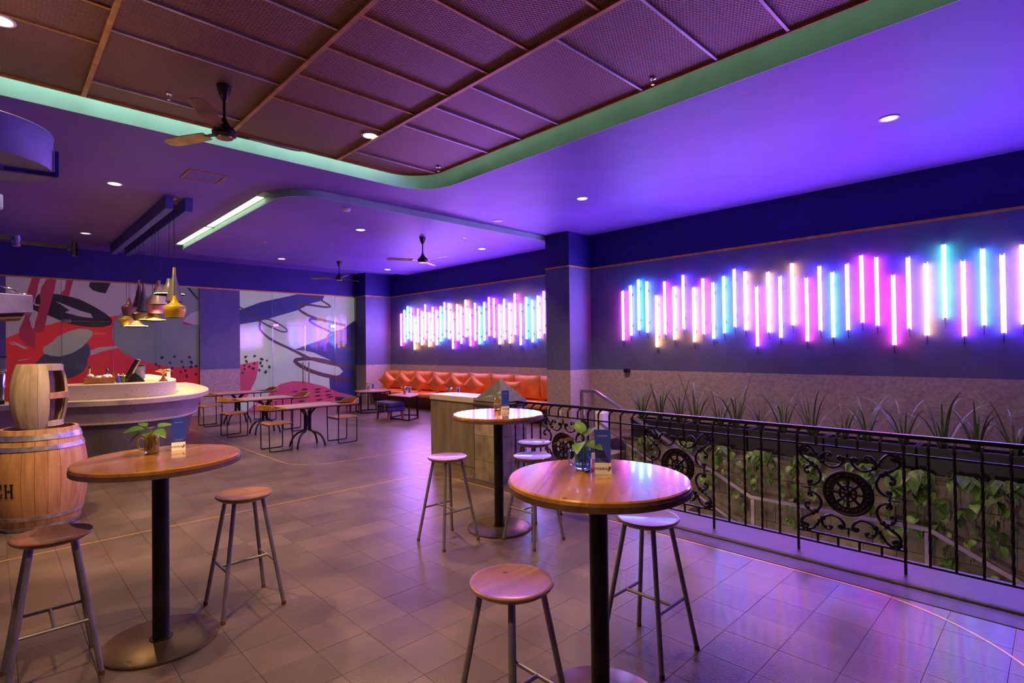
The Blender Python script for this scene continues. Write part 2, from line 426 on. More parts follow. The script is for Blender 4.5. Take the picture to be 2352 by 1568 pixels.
for i in range(-13, 32):
    for j in range(-15, 52):
        x0, x1, y0, y1 = .39 + i * TP, .39 + (i + 1) * TP, 1.09 + j * TP, 1.09 + (j + 1) * TP
        x0 = max(x0, XL); x1 = min(x1, XR); y0 = max(y0, YF); y1 = min(y1, YB)
        if y1 <= 5.25: x1 = min(x1, 4.17)
        elif y0 < 5.25 and x1 > 4.17:
            y0 = 5.25
        if y1 <= PY1 and x1 > PX0: x1 = min(x1, PX0)
        elif y0 < PY1 and x1 > PX0: y0 = PY1
        if x1 - x0 < .02 or y1 - y0 < .02: continue
        cx, cy = (x0 + x1) / 2, (y0 + y1) / 2
        d = Vector((cx, cy, -CAM_H)); z = d.dot(_f)
        px, py = (1176 + FPX * d.dot(_r2) / z, 784 - FPX * d.dot(_u2) / z) if z > .3 else (-9e9, 0)
        vis = z > .3 and -60 < px < 2410 and py < 1620
        tiles.append(((0 if vis else 1), z, x0, x1, y0, y1))
tiles.sort()
full_me = [None]
rest = MB()
for n, (nv, z, x0, x1, y0, y1) in enumerate(tiles):
    if n < 300 and not nv:
        if abs(x1 - x0 - TP) < 1e-6 and abs(y1 - y0 - TP) < 1e-6:
            if full_me[0] is None:
                m_ = MB(); m_.add(*tile_geo(-TP / 2, TP / 2, -TP / 2, TP / 2)); full_me[0] = m_.mesh('tile', T['tile'], 0)
            inst('tile', full_me[0], floor, ((x0 + x1) / 2, (y0 + y1) / 2, random.uniform(-.0006, .0004)))
        else:
            m_ = MB(); m_.add(*tile_geo(x0, x1, y0, y1)); o = m_.build('tile', T['tile'], floor, 0)
    else:
        rest.add(*tile_geo(x0, x1, y0, y1))
o = rest.build('tile_field', T['tile'], floor, 0); o['kind'] = 'stuff'
# smooth stone strip and raised kerb along the stair well
k_ = struct(MB().box((4.277, (YF + 5.25) / 2, -.05), (.206, 5.25 - YF, .10)).build('trim_1', T['kerb'], bevel=.004))
k_ = struct(MB().box((4.64, (YF + 5.25) / 2, -.10), (.515, 5.25 - YF, .224)).build('trim_2', T['kerb'], bevel=.010, seg=3))
# brass inlay strips in the floor
def ribbon(path, wdt, z0, z1):
    m_ = MB(); P = [Vector((p[0], p[1], 0)) for p in path]; V = []; n = len(P)
    for i, p in enumerate(P):
        t = (P[min(i + 1, n - 1)] - P[max(i - 1, 0)]).normalized(); s_ = Vector((-t.y, t.x, 0)) * wdt / 2
        V += [(p + s_ + Vector((0, 0, z0))), (p - s_ + Vector((0, 0, z0))), (p - s_ + Vector((0, 0, z1))), (p + s_ + Vector((0, 0, z1)))]
    F = []
    for i in range(n - 1):
        for k in range(4): F.append((4 * i + k, 4 * i + (k + 1) % 4, 4 * i + 4 + (k + 1) % 4, 4 * i + 4 + k))
    F += [(3, 2, 1, 0), tuple(4 * n - 4 + k for k in range(4))]
    return m_.add(V, F)
struct(ribbon([(XL + .02, 5.83), (3.55, 5.83)] + arc(3.55, 5.23, .60, 90, 0, 12)[1:] + [(4.15, 1.05)] + arc(3.05, 1.05, 1.10, 0, -75, 16)[1:] + [(2.2, -.25), (XL + .02, -.9)], .014, -.004, .0012).build('trim_3', T['brass']))
struct(ribbon([(2.98, 15.0), (3.03, 9.4), (3.05, 7.95)] + arc(3.63, 7.95, .58, 180, 270, 12)[1:] + [(8.2, 7.30)], .014, -.004, .0012).build('trim_4', T['brass']))

# ---- walls
def wall_piece(parent, name, c, d, mat, **k): return MB().box(c, d).build(name, mat, parent, **k)
wr = struct(MB().box((XR + .1, (YF + YB) / 2, (ZD + ZT) / 2), (.2, YB - YF + .6, ZT - ZD)).build('wall_right', T['slate']))
wall_piece(wr, 'upper_band', (XR + .1, (YF + YB) / 2, (ZT + 4.5) / 2), (.2, YB - YF + .6, 4.5 - ZT), T['navy'])
wall_piece(wr, 'concrete_dado', (XR + .1, (YF + YB) / 2, (ZD - 1.6) / 2), (.2, YB - YF + .6, ZD + 1.6), T['stucco'])
struct(MB().box((XR - .006, (6.85 + YF) / 2, ZT), (.014, 6.85 - YF, .035)).build('trim_5', T['goldtrim']))
struct(MB().box((XR - .006, (14.62 + 7.48) / 2, ZT), (.014, 14.62 - 7.48, .035)).build('trim_6', T['goldtrim']))
def pier_wall(name, x0, x1, y0, y1, gold):
    c = struct(MB().box(((x0 + x1) / 2, (y0 + y1) / 2, (ZD + ZT) / 2), (x1 - x0, y1 - y0, ZT - ZD)).build(name, T['slate']))
    if y0 < 15: wall_piece(c, 'upper_band', ((x0 + x1) / 2, (y0 + y1) / 2, (ZT + ZC) / 2), (x1 - x0, y1 - y0, ZC - ZT), T['navy'])
    wall_piece(c, 'concrete_dado', ((x0 + x1) / 2, (y0 + y1) / 2, ZD / 2), (x1 - x0, y1 - y0, ZD), T['stucco'])
    for gc, gd in gold: wall_piece(c, 'gold_strip', gc, gd, T['goldtrim'])
    return c
pier_wall('column', 8.26, XR, 6.85, 7.48, [((8.255, 7.165, ZT), (.014, .644, .03)), ((8.60, 6.845, ZT), (.68, .014, .03))])
pier_wall('column', 8.09, XR, 14.62, YB + .2, [((8.085, 14.95, ZT), (.014, .66, .03)), ((8.51, 14.615, ZT), (.86, .014, .03))])
pier_wall('column', 3.80, 4.745, YB, YB + .3, [])
pier_wall('column', XL, .235, YB, YB + .3, [])
wb = struct(MB().box(((XL + XR) / 2, YB + .15, (ZT + 4.5) / 2), (XR - XL, .3, 4.5 - ZT)).build('wall_back', T['navy']))
wall_piece(wb, 'baseboard', ((3.80 + 4.745) / 2, YB - .008, .05), (.945, .02, .10), T['stucco'])
struct(MB().box(((XL + 8.09) / 2, YB - .006, ZT), (8.09 - XL, .016, .035)).build('trim_7', T['goldtrim']))
struct(MB().box((XL - .1, (YF + YB) / 2, 2.1), (.2, YB - YF + .6, 4.6)).build('wall_left', T['slate']))
struct(MB().box(((XL + XR) / 2, YF - .1, 1.3), (XR - XL + .6, .2, 6.4)).build('wall_front', T['slate']))

# ---- printed glass fronts in the two bays of the back wall (print behind, clear panes in front)
SHAPES = [
('red', 'L', [(0.15, 1.88), (0.24, 1.95), (0.45, 2.08), (0.65, 2.16), (0.88, 2.23), (1.08, 2.31), (1.44, 2.37), (2.03, 2.47), (2.15, 2.49), (3.88, 2.14), (3.87, -0.39), (0.15, 0.04)]),
('grey', 'L', [(3.88, 3.28), (3.27, 3.24), (2.95, 3.09), (2.65, 2.93), (2.35, 2.73), (2.16, 2.51), (2.05, 2.3), (2.01, 2.11), (2.02, 1.95), (2.1, 1.75), (2.25, 1.6), (2.45, 1.48), (2.7, 1.38), (2.95, 1.3), (3.26, 1.25), (3.87, 1.22)]),
('black', 'L', [(0.66, 2.65), (0.69, 2.73), (0.7, 2.82), (0.75, 2.9), (1.0, 2.92), (1.18, 2.9), (1.44, 2.82), (1.7, 2.67), (1.9, 2.52), (2.01, 2.41), (2.03, 2.34), (1.99, 2.26), (1.86, 2.21), (1.66, 2.2), (1.43, 2.23), (1.23, 2.28), (1.03, 2.38), (0.88, 2.46), (0.73, 2.52), (0.66, 2.56)]),
('lilac', 'L', [(1.03, 2.76), (1.23, 2.67), (1.44, 2.57), (1.63, 2.51), (1.67, 2.41), (1.44, 2.44), (1.18, 2.52), (1.26, 2.57)]),
('lilac', 'L', [(0.67, 2.72), (0.71, 2.68), (0.77, 2.67), (0.77, 2.64), (0.69, 2.65)]),
('crimson', 'L', [(0.65, 3.26), (0.79, 3.28), (0.74, 3.09), (0.73, 2.95), (0.67, 2.73), (0.64, 2.48), (0.6, 2.37), (0.62, 2.27), (0.65, 2.14), (0.68, 2.12), (0.7, 2.01), (0.69, 1.76), (0.56, 1.8), (0.49, 1.88), (0.44, 1.97), (0.44, 2.14), (0.54, 2.43), (0.55, 2.87)]),
('crimson', 'L', [(0.91, 3.29), (1.05, 3.3), (1.0, 2.97), (0.93, 2.64), (0.88, 2.4), (0.86, 2.27), (0.83, 2.12), (0.78, 2.07), (0.72, 2.06), (0.67, 2.14), (0.69, 2.29), (0.73, 2.44), (0.75, 2.59), (0.78, 2.74), (0.77, 2.89), (0.79, 3.04)]),
('crimson', 'L', [(1.21, 3.29), (1.34, 3.3), (1.29, 3.07), (1.25, 2.87), (1.09, 2.91), (1.18, 3.02)]),
('black', 'L', [(1.62, 3.22), (2.0, 3.23), (1.9, 2.98), (1.79, 3.0), (1.67, 3.04), (1.6, 3.12)]),
('beige', 'L', [(0.81, 1.69), (0.83, 1.76), (0.96, 1.86), (1.06, 1.99), (1.23, 2.1), (1.43, 2.17), (1.57, 2.16), (1.66, 2.11), (1.66, 2.02), (1.59, 1.91), (1.47, 1.75), (1.3, 1.62), (1.09, 1.55), (0.93, 1.58), (0.83, 1.63)]),
('slate', 'L', [(0.67, 1.39), (0.77, 1.52), (0.83, 1.61), (0.93, 1.58), (1.09, 1.55), (1.3, 1.62), (1.47, 1.75), (1.56, 1.85), (1.61, 1.77), (1.62, 1.61), (1.57, 1.48), (1.57, 1.37), (1.52, 1.24), (1.4, 1.13), (1.26, 1.07), (1.09, 1.04), (0.67, 1.25)]),
('lilac', 'L', [(1.62, 1.68), (1.79, 1.75), (2.1, 1.78), (2.13, 1.73), (1.88, 1.67), (1.62, 1.56)]),
('lilac', 'L', [(0.28, 1.88), (0.36, 1.88), (0.58, 1.74), (0.55, 1.74), (0.35, 1.87), (0.28, 1.87)]),
('lilac', 'L', [(0.3, 1.86), (0.38, 1.85), (0.56, 1.74), (0.53, 1.73), (0.37, 1.84), (0.3, 1.84)]),
('lilac', 'L', [(0.32, 1.83), (0.4, 1.83), (0.55, 1.73), (0.52, 1.72), (0.39, 1.81), (0.32, 1.81)]),
('lilac', 'L', [(0.42, 1.49), (0.6, 1.52), (0.6, 1.51), (0.42, 1.47)]),
('lilac', 'L', [(3.8, 2.67), (3.63, 2.59), (3.5, 2.46), (3.42, 2.32), (3.8, 2.29)]),
('crimson', 'L', [(3.46, 2.38), (3.72, 2.29), (3.42, 2.3)]),
('black', 'L', [(3.54, 3.23), (3.6, 3.23), (3.79, 2.98), (3.79, 2.92), (3.65, 3.08)]),
('lilac', 'L', [(3.58, -0.01), (3.78, 0.16), (3.78, -0.13), (3.58, -0.11)]),
('black', 'L', [(3.04, 1.52), (3.03, 1.48), (3.02, 1.46), (3.0, 1.45), (2.98, 1.45), (2.96, 1.47), (2.97, 1.5), (2.99, 1.52), (3.01, 1.52)]),
('black', 'L', [(3.3, 1.52), (3.29, 1.5), (3.27, 1.48), (3.25, 1.48), (3.23, 1.49), (3.23, 1.51), (3.24, 1.53), (3.26, 1.54), (3.28, 1.54)]),
('black', 'L', [(3.63, 1.48), (3.61, 1.46), (3.59, 1.45), (3.56, 1.46), (3.55, 1.48), (3.55, 1.5), (3.57, 1.51), (3.59, 1.52), (3.61, 1.5)]),
('black', 'L', [(3.2, 1.34), (3.18, 1.33), (3.16, 1.33), (3.14, 1.34), (3.14, 1.36), (3.14, 1.38), (3.16, 1.39), (3.18, 1.38), (3.19, 1.36)]),
('black', 'L', [(3.45, 1.34), (3.42, 1.35), (3.4, 1.36), (3.39, 1.38), (3.39, 1.4), (3.4, 1.41), (3.42, 1.41), (3.44, 1.4), (3.44, 1.37)]),
('black', 'L', [(3.65, 1.3), (3.62, 1.32), (3.6, 1.34), (3.59, 1.37), (3.6, 1.39), (3.62, 1.4), (3.65, 1.39), (3.66, 1.37), (3.66, 1.34)]),
('black', 'L', [(2.88, 1.28), (2.86, 1.3), (2.85, 1.32), (2.85, 1.35), (2.86, 1.36), (2.88, 1.36), (2.9, 1.35), (2.9, 1.33), (2.89, 1.3)]),
('black', 'L', [(2.93, 1.23), (2.92, 1.26), (2.92, 1.28), (2.93, 1.31), (2.94, 1.32), (2.96, 1.31), (2.97, 1.29), (2.97, 1.26), (2.96, 1.25)]),
('black', 'L', [(3.19, 1.2), (3.19, 1.23), (3.19, 1.25), (3.21, 1.26), (3.22, 1.26), (3.24, 1.25), (3.24, 1.23), (3.23, 1.21), (3.22, 1.2)]),
('black', 'L', [(3.41, 1.22), (3.42, 1.25), (3.43, 1.27), (3.45, 1.28), (3.47, 1.27), (3.48, 1.25), (3.47, 1.23), (3.46, 1.22), (3.44, 1.22)]),
('black', 'L', [(3.57, 1.23), (3.59, 1.26), (3.61, 1.28), (3.63, 1.28), (3.65, 1.27), (3.66, 1.24), (3.65, 1.22), (3.62, 1.21), (3.6, 1.21)]),
('black', 'L', [(3.69, 1.26), (3.72, 1.28), (3.74, 1.29), (3.76, 1.28), (3.77, 1.26), (3.77, 1.24), (3.75, 1.22), (3.73, 1.22), (3.71, 1.24)]),
('black', 'L', [(3.14, 1.12), (3.17, 1.13), (3.19, 1.13), (3.21, 1.11), (3.22, 1.09), (3.21, 1.07), (3.19, 1.06), (3.17, 1.07), (3.15, 1.09)]),
('black', 'L', [(3.37, 1.16), (3.39, 1.15), (3.41, 1.14), (3.42, 1.13), (3.42, 1.11), (3.41, 1.09), (3.39, 1.09), (3.38, 1.11), (3.37, 1.13)]),
('black', 'L', [(3.48, 1.2), (3.5, 1.18), (3.52, 1.17), (3.52, 1.14), (3.51, 1.12), (3.5, 1.12), (3.48, 1.12), (3.47, 1.14), (3.47, 1.17)]),
('black', 'L', [(3.52, 1.07), (3.54, 1.04), (3.55, 1.02), (3.55, 0.99), (3.54, 0.97), (3.51, 0.97), (3.5, 0.99), (3.49, 1.01), (3.5, 1.04)]),
('black', 'L', [(3.74, 1.1), (3.75, 1.07), (3.76, 1.05), (3.75, 1.03), (3.73, 1.02), (3.71, 1.02), (3.7, 1.04), (3.7, 1.07), (3.72, 1.09)]),
('navy', 'R', [(4.62, 2.65), (4.75, 2.71), (5.3, 2.95), (6.32, 3.23), (7.14, 3.27), (7.06, 3.09), (6.72, 2.99), (6.31, 2.77), (5.64, 2.55), (5.26, 2.43), (4.75, 2.33), (4.61, 2.3)]),
('navy', 'R', [(8.59, 2.83), (8.26, 2.63), (8.01, 2.47), (7.68, 2.25), (7.2, 2.0), (6.48, 1.74), (6.2, 1.64), (6.48, 1.62), (6.77, 1.56), (7.23, 1.35), (7.51, 1.16), (7.7, 0.97), (7.57, 0.87), (7.25, 0.81), (7.27, 0.48), (7.5, 0.29), (7.82, 0.18), (8.57, 0.19)]),
('rose', 'R', [(4.61, 1.24), (4.74, 1.26), (5.24, 1.35), (5.23, 1.12), (5.16, 0.83), (5.03, 0.57), (4.9, 0.28), (4.6, 0.25)]),
('rose', 'R', [(5.44, 0.32), (5.6, 0.56), (5.85, 0.7), (6.18, 0.76), (6.53, 0.72), (7.07, 0.56), (7.53, 0.35), (8.57, 0.06), (8.56, -0.5), (4.74, -0.13), (5.1, 0.16)]),
('brown', 'R', 'strip', [(4.71, 2.82), (4.78, 2.77), (4.9, 2.69), (5.03, 2.61), (5.15, 2.52), (5.23, 2.45), (5.26, 2.4), (5.26, 2.36), (5.25, 2.31), (5.24, 2.26), (5.26, 2.2), (5.31, 2.13), (5.37, 2.07), (5.43, 2.01), (5.51, 1.94), (5.6, 1.88), (5.69, 1.83), (5.79, 1.78), (5.9, 1.73), (6.01, 1.68), (6.12, 1.62), (6.23, 1.57), (6.33, 1.51), (6.44, 1.45), (6.57, 1.39), (6.7, 1.34), (6.84, 1.29), (7.0, 1.25), (7.16, 1.21), (7.33, 1.17), (7.5, 1.13), (7.68, 1.09), (7.88, 1.05), (8.07, 1.01), (8.24, 0.98), (8.36, 0.96)], [(4.73, 2.85), (4.8, 2.8), (4.92, 2.73), (5.05, 2.64), (5.17, 2.56), (5.26, 2.48), (5.3, 2.42), (5.31, 2.35), (5.3, 2.3), (5.29, 2.26), (5.31, 2.22), (5.35, 2.17), (5.4, 2.11), (5.47, 2.05), (5.55, 1.99), (5.63, 1.94), (5.72, 1.89), (5.82, 1.84), (5.93, 1.79), (6.04, 1.74), (6.15, 1.69), (6.26, 1.63), (6.37, 1.58), (6.48, 1.52), (6.6, 1.46), (6.72, 1.41), (6.87, 1.37), (7.02, 1.33), (7.18, 1.29), (7.35, 1.26), (7.52, 1.22), (7.7, 1.18), (7.9, 1.15), (8.09, 1.11), (8.26, 1.08), (8.38, 1.06)]),
('brown', 'R', 'strip', [(5.26, 2.45), (5.29, 2.45), (5.34, 2.46), (5.39, 2.47), (5.45, 2.48), (5.5, 2.47), (5.57, 2.45), (5.64, 2.42), (5.72, 2.38), (5.79, 2.35), (5.85, 2.31), (5.9, 2.28), (5.94, 2.25), (5.98, 2.22), (6.0, 2.19), (6.01, 2.18), (6.0, 2.18), (5.99, 2.17), (5.95, 2.17), (5.91, 2.17), (5.86, 2.18), (5.8, 2.2), (5.73, 2.23), (5.65, 2.26), (5.58, 2.3), (5.52, 2.33), (5.46, 2.36), (5.41, 2.39), (5.37, 2.41), (5.33, 2.44), (5.31, 2.46)], [(5.26, 2.49), (5.29, 2.49), (5.33, 2.5), (5.39, 2.51), (5.45, 2.51), (5.51, 2.51), (5.58, 2.49), (5.66, 2.46), (5.74, 2.42), (5.81, 2.38), (5.87, 2.35), (5.92, 2.31), (5.97, 2.28), (6.01, 2.24), (6.03, 2.21), (6.04, 2.18), (6.03, 2.15), (6.0, 2.13), (5.95, 2.13), (5.91, 2.13), (5.85, 2.14), (5.79, 2.16), (5.72, 2.19), (5.64, 2.23), (5.56, 2.26), (5.5, 2.29), (5.44, 2.32), (5.39, 2.35), (5.35, 2.38), (5.31, 2.41), (5.29, 2.42)]),
('brown', 'R', 'strip', [(6.63, 3.19), (6.68, 3.18), (6.76, 3.15), (6.85, 3.13), (6.94, 3.1), (7.01, 3.07), (7.08, 3.04), (7.15, 3.0), (7.22, 2.96), (7.26, 2.93), (7.28, 2.92), (7.28, 2.93), (7.26, 2.93), (7.22, 2.93), (7.16, 2.93), (7.09, 2.93), (7.01, 2.94), (6.92, 2.95), (6.82, 2.96), (6.72, 2.97), (6.64, 2.97), (6.56, 2.97), (6.48, 2.96), (6.41, 2.96), (6.35, 2.94), (6.31, 2.92), (6.29, 2.87), (6.3, 2.83), (6.33, 2.79), (6.36, 2.75), (6.41, 2.72), (6.46, 2.68), (6.53, 2.65), (6.6, 2.61), (6.69, 2.58), (6.77, 2.55), (6.85, 2.52), (6.94, 2.5), (7.03, 2.48), (7.13, 2.46), (7.23, 2.44), (7.34, 2.42), (7.46, 2.39), (7.59, 2.37), (7.69, 2.35), (7.77, 2.33)], [(6.64, 3.24), (6.7, 3.22), (6.78, 3.2), (6.87, 3.17), (6.96, 3.14), (7.04, 3.11), (7.11, 3.08), (7.18, 3.04), (7.25, 3.01), (7.3, 2.97), (7.33, 2.94), (7.31, 2.89), (7.27, 2.88), (7.21, 2.87), (7.15, 2.87), (7.08, 2.87), (7.0, 2.88), (6.91, 2.89), (6.81, 2.9), (6.71, 2.91), (6.63, 2.91), (6.56, 2.91), (6.48, 2.9), (6.42, 2.9), (6.37, 2.88), (6.35, 2.88), (6.35, 2.87), (6.36, 2.86), (6.38, 2.83), (6.41, 2.8), (6.45, 2.77), (6.5, 2.74), (6.56, 2.71), (6.63, 2.67), (6.71, 2.64), (6.79, 2.62), (6.87, 2.59), (6.96, 2.57), (7.05, 2.55), (7.15, 2.53), (7.25, 2.51), (7.36, 2.49), (7.48, 2.47), (7.6, 2.44), (7.71, 2.42), (7.79, 2.41)]),
('brown', 'R', 'strip', [(7.03, 2.55), (6.98, 2.56), (6.91, 2.56), (6.83, 2.57), (6.75, 2.57), (6.7, 2.57), (6.66, 2.55), (6.63, 2.52), (6.63, 2.48), (6.66, 2.44), (6.7, 2.41), (6.77, 2.37), (6.86, 2.32), (6.97, 2.27), (7.09, 2.23), (7.19, 2.18), (7.28, 2.14), (7.37, 2.09), (7.46, 2.05), (7.56, 2.01), (7.67, 1.97), (7.8, 1.93), (7.96, 1.9), (8.12, 1.86), (8.27, 1.83), (8.37, 1.8)], [(7.02, 2.48), (6.97, 2.49), (6.9, 2.49), (6.82, 2.5), (6.75, 2.51), (6.71, 2.5), (6.7, 2.5), (6.7, 2.5), (6.7, 2.5), (6.71, 2.49), (6.74, 2.46), (6.8, 2.43), (6.89, 2.38), (7.0, 2.33), (7.11, 2.28), (7.22, 2.24), (7.31, 2.19), (7.4, 2.15), (7.49, 2.11), (7.58, 2.07), (7.69, 2.03), (7.82, 2.0), (7.98, 1.96), (8.14, 1.92), (8.28, 1.89), (8.38, 1.87)]),
('brown', 'R', 'strip', [(7.53, 1.22), (7.46, 1.24), (7.36, 1.28), (7.25, 1.32), (7.13, 1.36), (7.02, 1.38), (6.91, 1.4), (6.79, 1.42), (6.67, 1.42), (6.56, 1.43), (6.47, 1.43), (6.39, 1.42), (6.32, 1.42), (6.25, 1.41), (6.2, 1.37), (6.18, 1.3), (6.23, 1.24), (6.3, 1.18), (6.39, 1.12), (6.49, 1.06), (6.6, 1.01), (6.7, 0.96), (6.82, 0.92), (6.94, 0.87), (7.08, 0.83), (7.24, 0.79), (7.45, 0.74), (7.7, 0.69), (7.96, 0.64), (8.19, 0.59), (8.35, 0.56)], [(7.49, 1.13), (7.43, 1.16), (7.33, 1.19), (7.22, 1.23), (7.11, 1.27), (7.0, 1.29), (6.9, 1.31), (6.78, 1.32), (6.67, 1.33), (6.56, 1.33), (6.48, 1.33), (6.4, 1.33), (6.33, 1.32), (6.29, 1.31), (6.27, 1.31), (6.28, 1.33), (6.3, 1.31), (6.36, 1.27), (6.44, 1.21), (6.54, 1.16), (6.64, 1.11), (6.74, 1.06), (6.85, 1.02), (6.97, 0.98), (7.11, 0.94), (7.27, 0.9), (7.47, 0.85), (7.72, 0.8), (7.98, 0.75), (8.21, 0.71), (8.37, 0.68)]),
('brown', 'R', 'strip', [(8.39, 2.09), (8.29, 2.12), (8.16, 2.16), (8.0, 2.2), (7.85, 2.23), (7.71, 2.24), (7.59, 2.23), (7.46, 2.2), (7.34, 2.16), (7.25, 2.11), (7.19, 2.06), (7.18, 2.0), (7.2, 1.94), (7.26, 1.89), (7.33, 1.84), (7.44, 1.79), (7.59, 1.74), (7.8, 1.67), (8.02, 1.61), (8.22, 1.56), (8.36, 1.52)], [(8.37, 2.05), (8.27, 2.07), (8.14, 2.11), (7.99, 2.15), (7.84, 2.18), (7.71, 2.19), (7.6, 2.18), (7.48, 2.15), (7.37, 2.11), (7.28, 2.06), (7.24, 2.03), (7.24, 2.01), (7.25, 1.98), (7.3, 1.94), (7.37, 1.9), (7.47, 1.85), (7.61, 1.8), (7.82, 1.74), (8.04, 1.68), (8.24, 1.63), (8.38, 1.59)]),
('black', 'R', [(4.96, 1.5), (4.94, 1.46), (4.93, 1.44), (4.9, 1.43), (4.88, 1.44), (4.87, 1.46), (4.88, 1.49), (4.9, 1.5), (4.92, 1.5)]),
('black', 'R', [(5.19, 1.49), (5.16, 1.46), (5.14, 1.45), (5.12, 1.45), (5.1, 1.47), (5.1, 1.49), (5.12, 1.51), (5.14, 1.52), (5.16, 1.51)]),
('black', 'R', [(5.38, 1.38), (5.34, 1.36), (5.31, 1.36), (5.29, 1.37), (5.27, 1.4), (5.28, 1.43), (5.31, 1.44), (5.34, 1.43), (5.36, 1.41)]),
('black', 'R', [(5.5, 1.32), (5.47, 1.33), (5.45, 1.33), (5.43, 1.35), (5.43, 1.37), (5.45, 1.38), (5.47, 1.39), (5.48, 1.37), (5.49, 1.35)]),
('black', 'R', [(4.95, 1.29), (4.92, 1.31), (4.9, 1.33), (4.89, 1.35), (4.9, 1.38), (4.92, 1.39), (4.94, 1.38), (4.96, 1.36), (4.96, 1.33)]),
('black', 'R', [(5.13, 1.24), (5.11, 1.26), (5.1, 1.28), (5.1, 1.31), (5.12, 1.32), (5.14, 1.32), (5.16, 1.31), (5.16, 1.28), (5.15, 1.26)]),
('black', 'R', [(5.27, 1.23), (5.26, 1.27), (5.25, 1.3), (5.27, 1.33), (5.29, 1.34), (5.32, 1.33), (5.33, 1.31), (5.32, 1.28), (5.3, 1.26)]),
('black', 'R', [(4.85, 1.21), (4.85, 1.24), (4.86, 1.26), (4.87, 1.27), (4.89, 1.27), (4.91, 1.26), (4.91, 1.24), (4.9, 1.22), (4.88, 1.21)]),
('black', 'R', [(4.96, 1.18), (4.97, 1.22), (4.99, 1.24), (5.01, 1.24), (5.03, 1.23), (5.04, 1.21), (5.04, 1.19), (5.01, 1.17), (4.99, 1.17)]),
('black', 'R', [(5.28, 1.21), (5.3, 1.23), (5.32, 1.24), (5.35, 1.24), (5.36, 1.22), (5.36, 1.2), (5.35, 1.18), (5.32, 1.18), (5.3, 1.19)]),
('black', 'R', [(5.04, 1.17), (5.08, 1.18), (5.11, 1.19), (5.13, 1.17), (5.14, 1.14), (5.13, 1.12), (5.11, 1.11), (5.08, 1.11), (5.06, 1.14)]),
('black', 'R', [(4.85, 1.18), (4.88, 1.17), (4.89, 1.17), (4.91, 1.15), (4.91, 1.13), (4.89, 1.11), (4.88, 1.11), (4.86, 1.13), (4.85, 1.15)]),
('black', 'R', [(5.5, 1.23), (5.54, 1.21), (5.56, 1.19), (5.56, 1.16), (5.55, 1.14), (5.53, 1.13), (5.51, 1.14), (5.49, 1.16), (5.49, 1.19)]),
('black', 'R', [(5.26, 1.15), (5.28, 1.12), (5.29, 1.1), (5.28, 1.08), (5.27, 1.06), (5.25, 1.06), (5.23, 1.08), (5.23, 1.1), (5.24, 1.12)]),
('black', 'R', [(5.45, 1.1), (5.46, 1.06), (5.46, 1.03), (5.44, 1.0), (5.42, 0.99), (5.39, 1.01), (5.38, 1.03), (5.39, 1.06), (5.41, 1.08)]),
('black', 'R', [(4.86, 1.08), (4.86, 1.05), (4.85, 1.03), (4.83, 1.02), (4.82, 1.02), (4.8, 1.03), (4.8, 1.05), (4.82, 1.07), (4.83, 1.07)]),
('black', 'R', [(6.39, 0.49), (6.47, 0.52), (6.59, 0.51), (6.61, 0.49), (6.51, 0.47)]),
('black', 'R', [(6.77, 0.47), (6.85, 0.5), (6.98, 0.5), (7.0, 0.48), (6.9, 0.45)]),
('black', 'R', [(6.1, 0.44), (6.18, 0.47), (6.3, 0.47), (6.32, 0.45), (6.22, 0.43)]),
('black', 'R', [(6.77, 0.39), (6.85, 0.42), (6.98, 0.41), (7.0, 0.4), (6.9, 0.37)]),
('black', 'R', [(7.07, 0.39), (7.16, 0.42), (7.29, 0.42), (7.31, 0.4), (7.2, 0.38)]),
('black', 'R', [(6.77, 0.28), (6.85, 0.31), (6.98, 0.31), (7.0, 0.29), (6.9, 0.26)]),
('black', 'R', [(7.1, 0.29), (7.19, 0.32), (7.32, 0.31), (7.34, 0.29), (7.23, 0.27)]),
('black', 'R', [(7.15, 0.22), (7.23, 0.25), (7.37, 0.24), (7.38, 0.22), (7.28, 0.2)]),
('black', 'R', [(6.81, 0.16), (6.9, 0.19), (7.02, 0.19), (7.04, 0.17), (6.94, 0.14)]),
('black', 'R', [(6.28, 0.16), (6.37, 0.19), (6.49, 0.18), (6.5, 0.16), (6.41, 0.14)]),
]
bays = {}
for side, x0, x1, bg in (('L', .235, 3.80, 'lilac'), ('R', 4.745, 8.09, 'mist')):
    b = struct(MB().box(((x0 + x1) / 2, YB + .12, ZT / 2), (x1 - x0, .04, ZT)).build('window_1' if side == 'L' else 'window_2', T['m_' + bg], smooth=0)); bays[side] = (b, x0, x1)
def clip(poly, x0, x1, z0, z1):
    for ax, lim, sg in ((0, x0, 1), (0, x1, -1), (1, z0, 1), (1, z1, -1)):
        out = []
        for i, p in enumerate(poly):
            q = poly[i - 1]
            ip, iq = sg * (p[ax] - lim) >= 0, sg * (q[ax] - lim) >= 0
            if ip != iq:
                t = (lim - q[ax]) / (p[ax] - q[ax]); out.append((q[0] + t * (p[0] - q[0]), q[1] + t * (p[1] - q[1])))
            if ip: out.append(p)
        poly = out
        if len(poly) < 3: return []
    return poly
for n, s_ in enumerate(SHAPES):
    b, x0, x1 = bays[s_[1]]; y = YB + .099 - n * .0003
    m_ = MB()
    if s_[2] == 'strip':
        up, dn = s_[3], s_[4]
        for i in range(len(up) - 1):
            q = clip([up[i], up[i + 1], dn[i + 1], dn[i]], x0, x1, 0, ZT)
            if q: m_.prism(q, y, y + .0012, 'y')
    else:
        q = clip(s_[2], x0, x1, .0, ZT)
        if q: m_.prism(q, y, y + .0012, 'y')
    if m_.v: m_.build('printed_shape', T['m_' + s_[0]], b, 0)
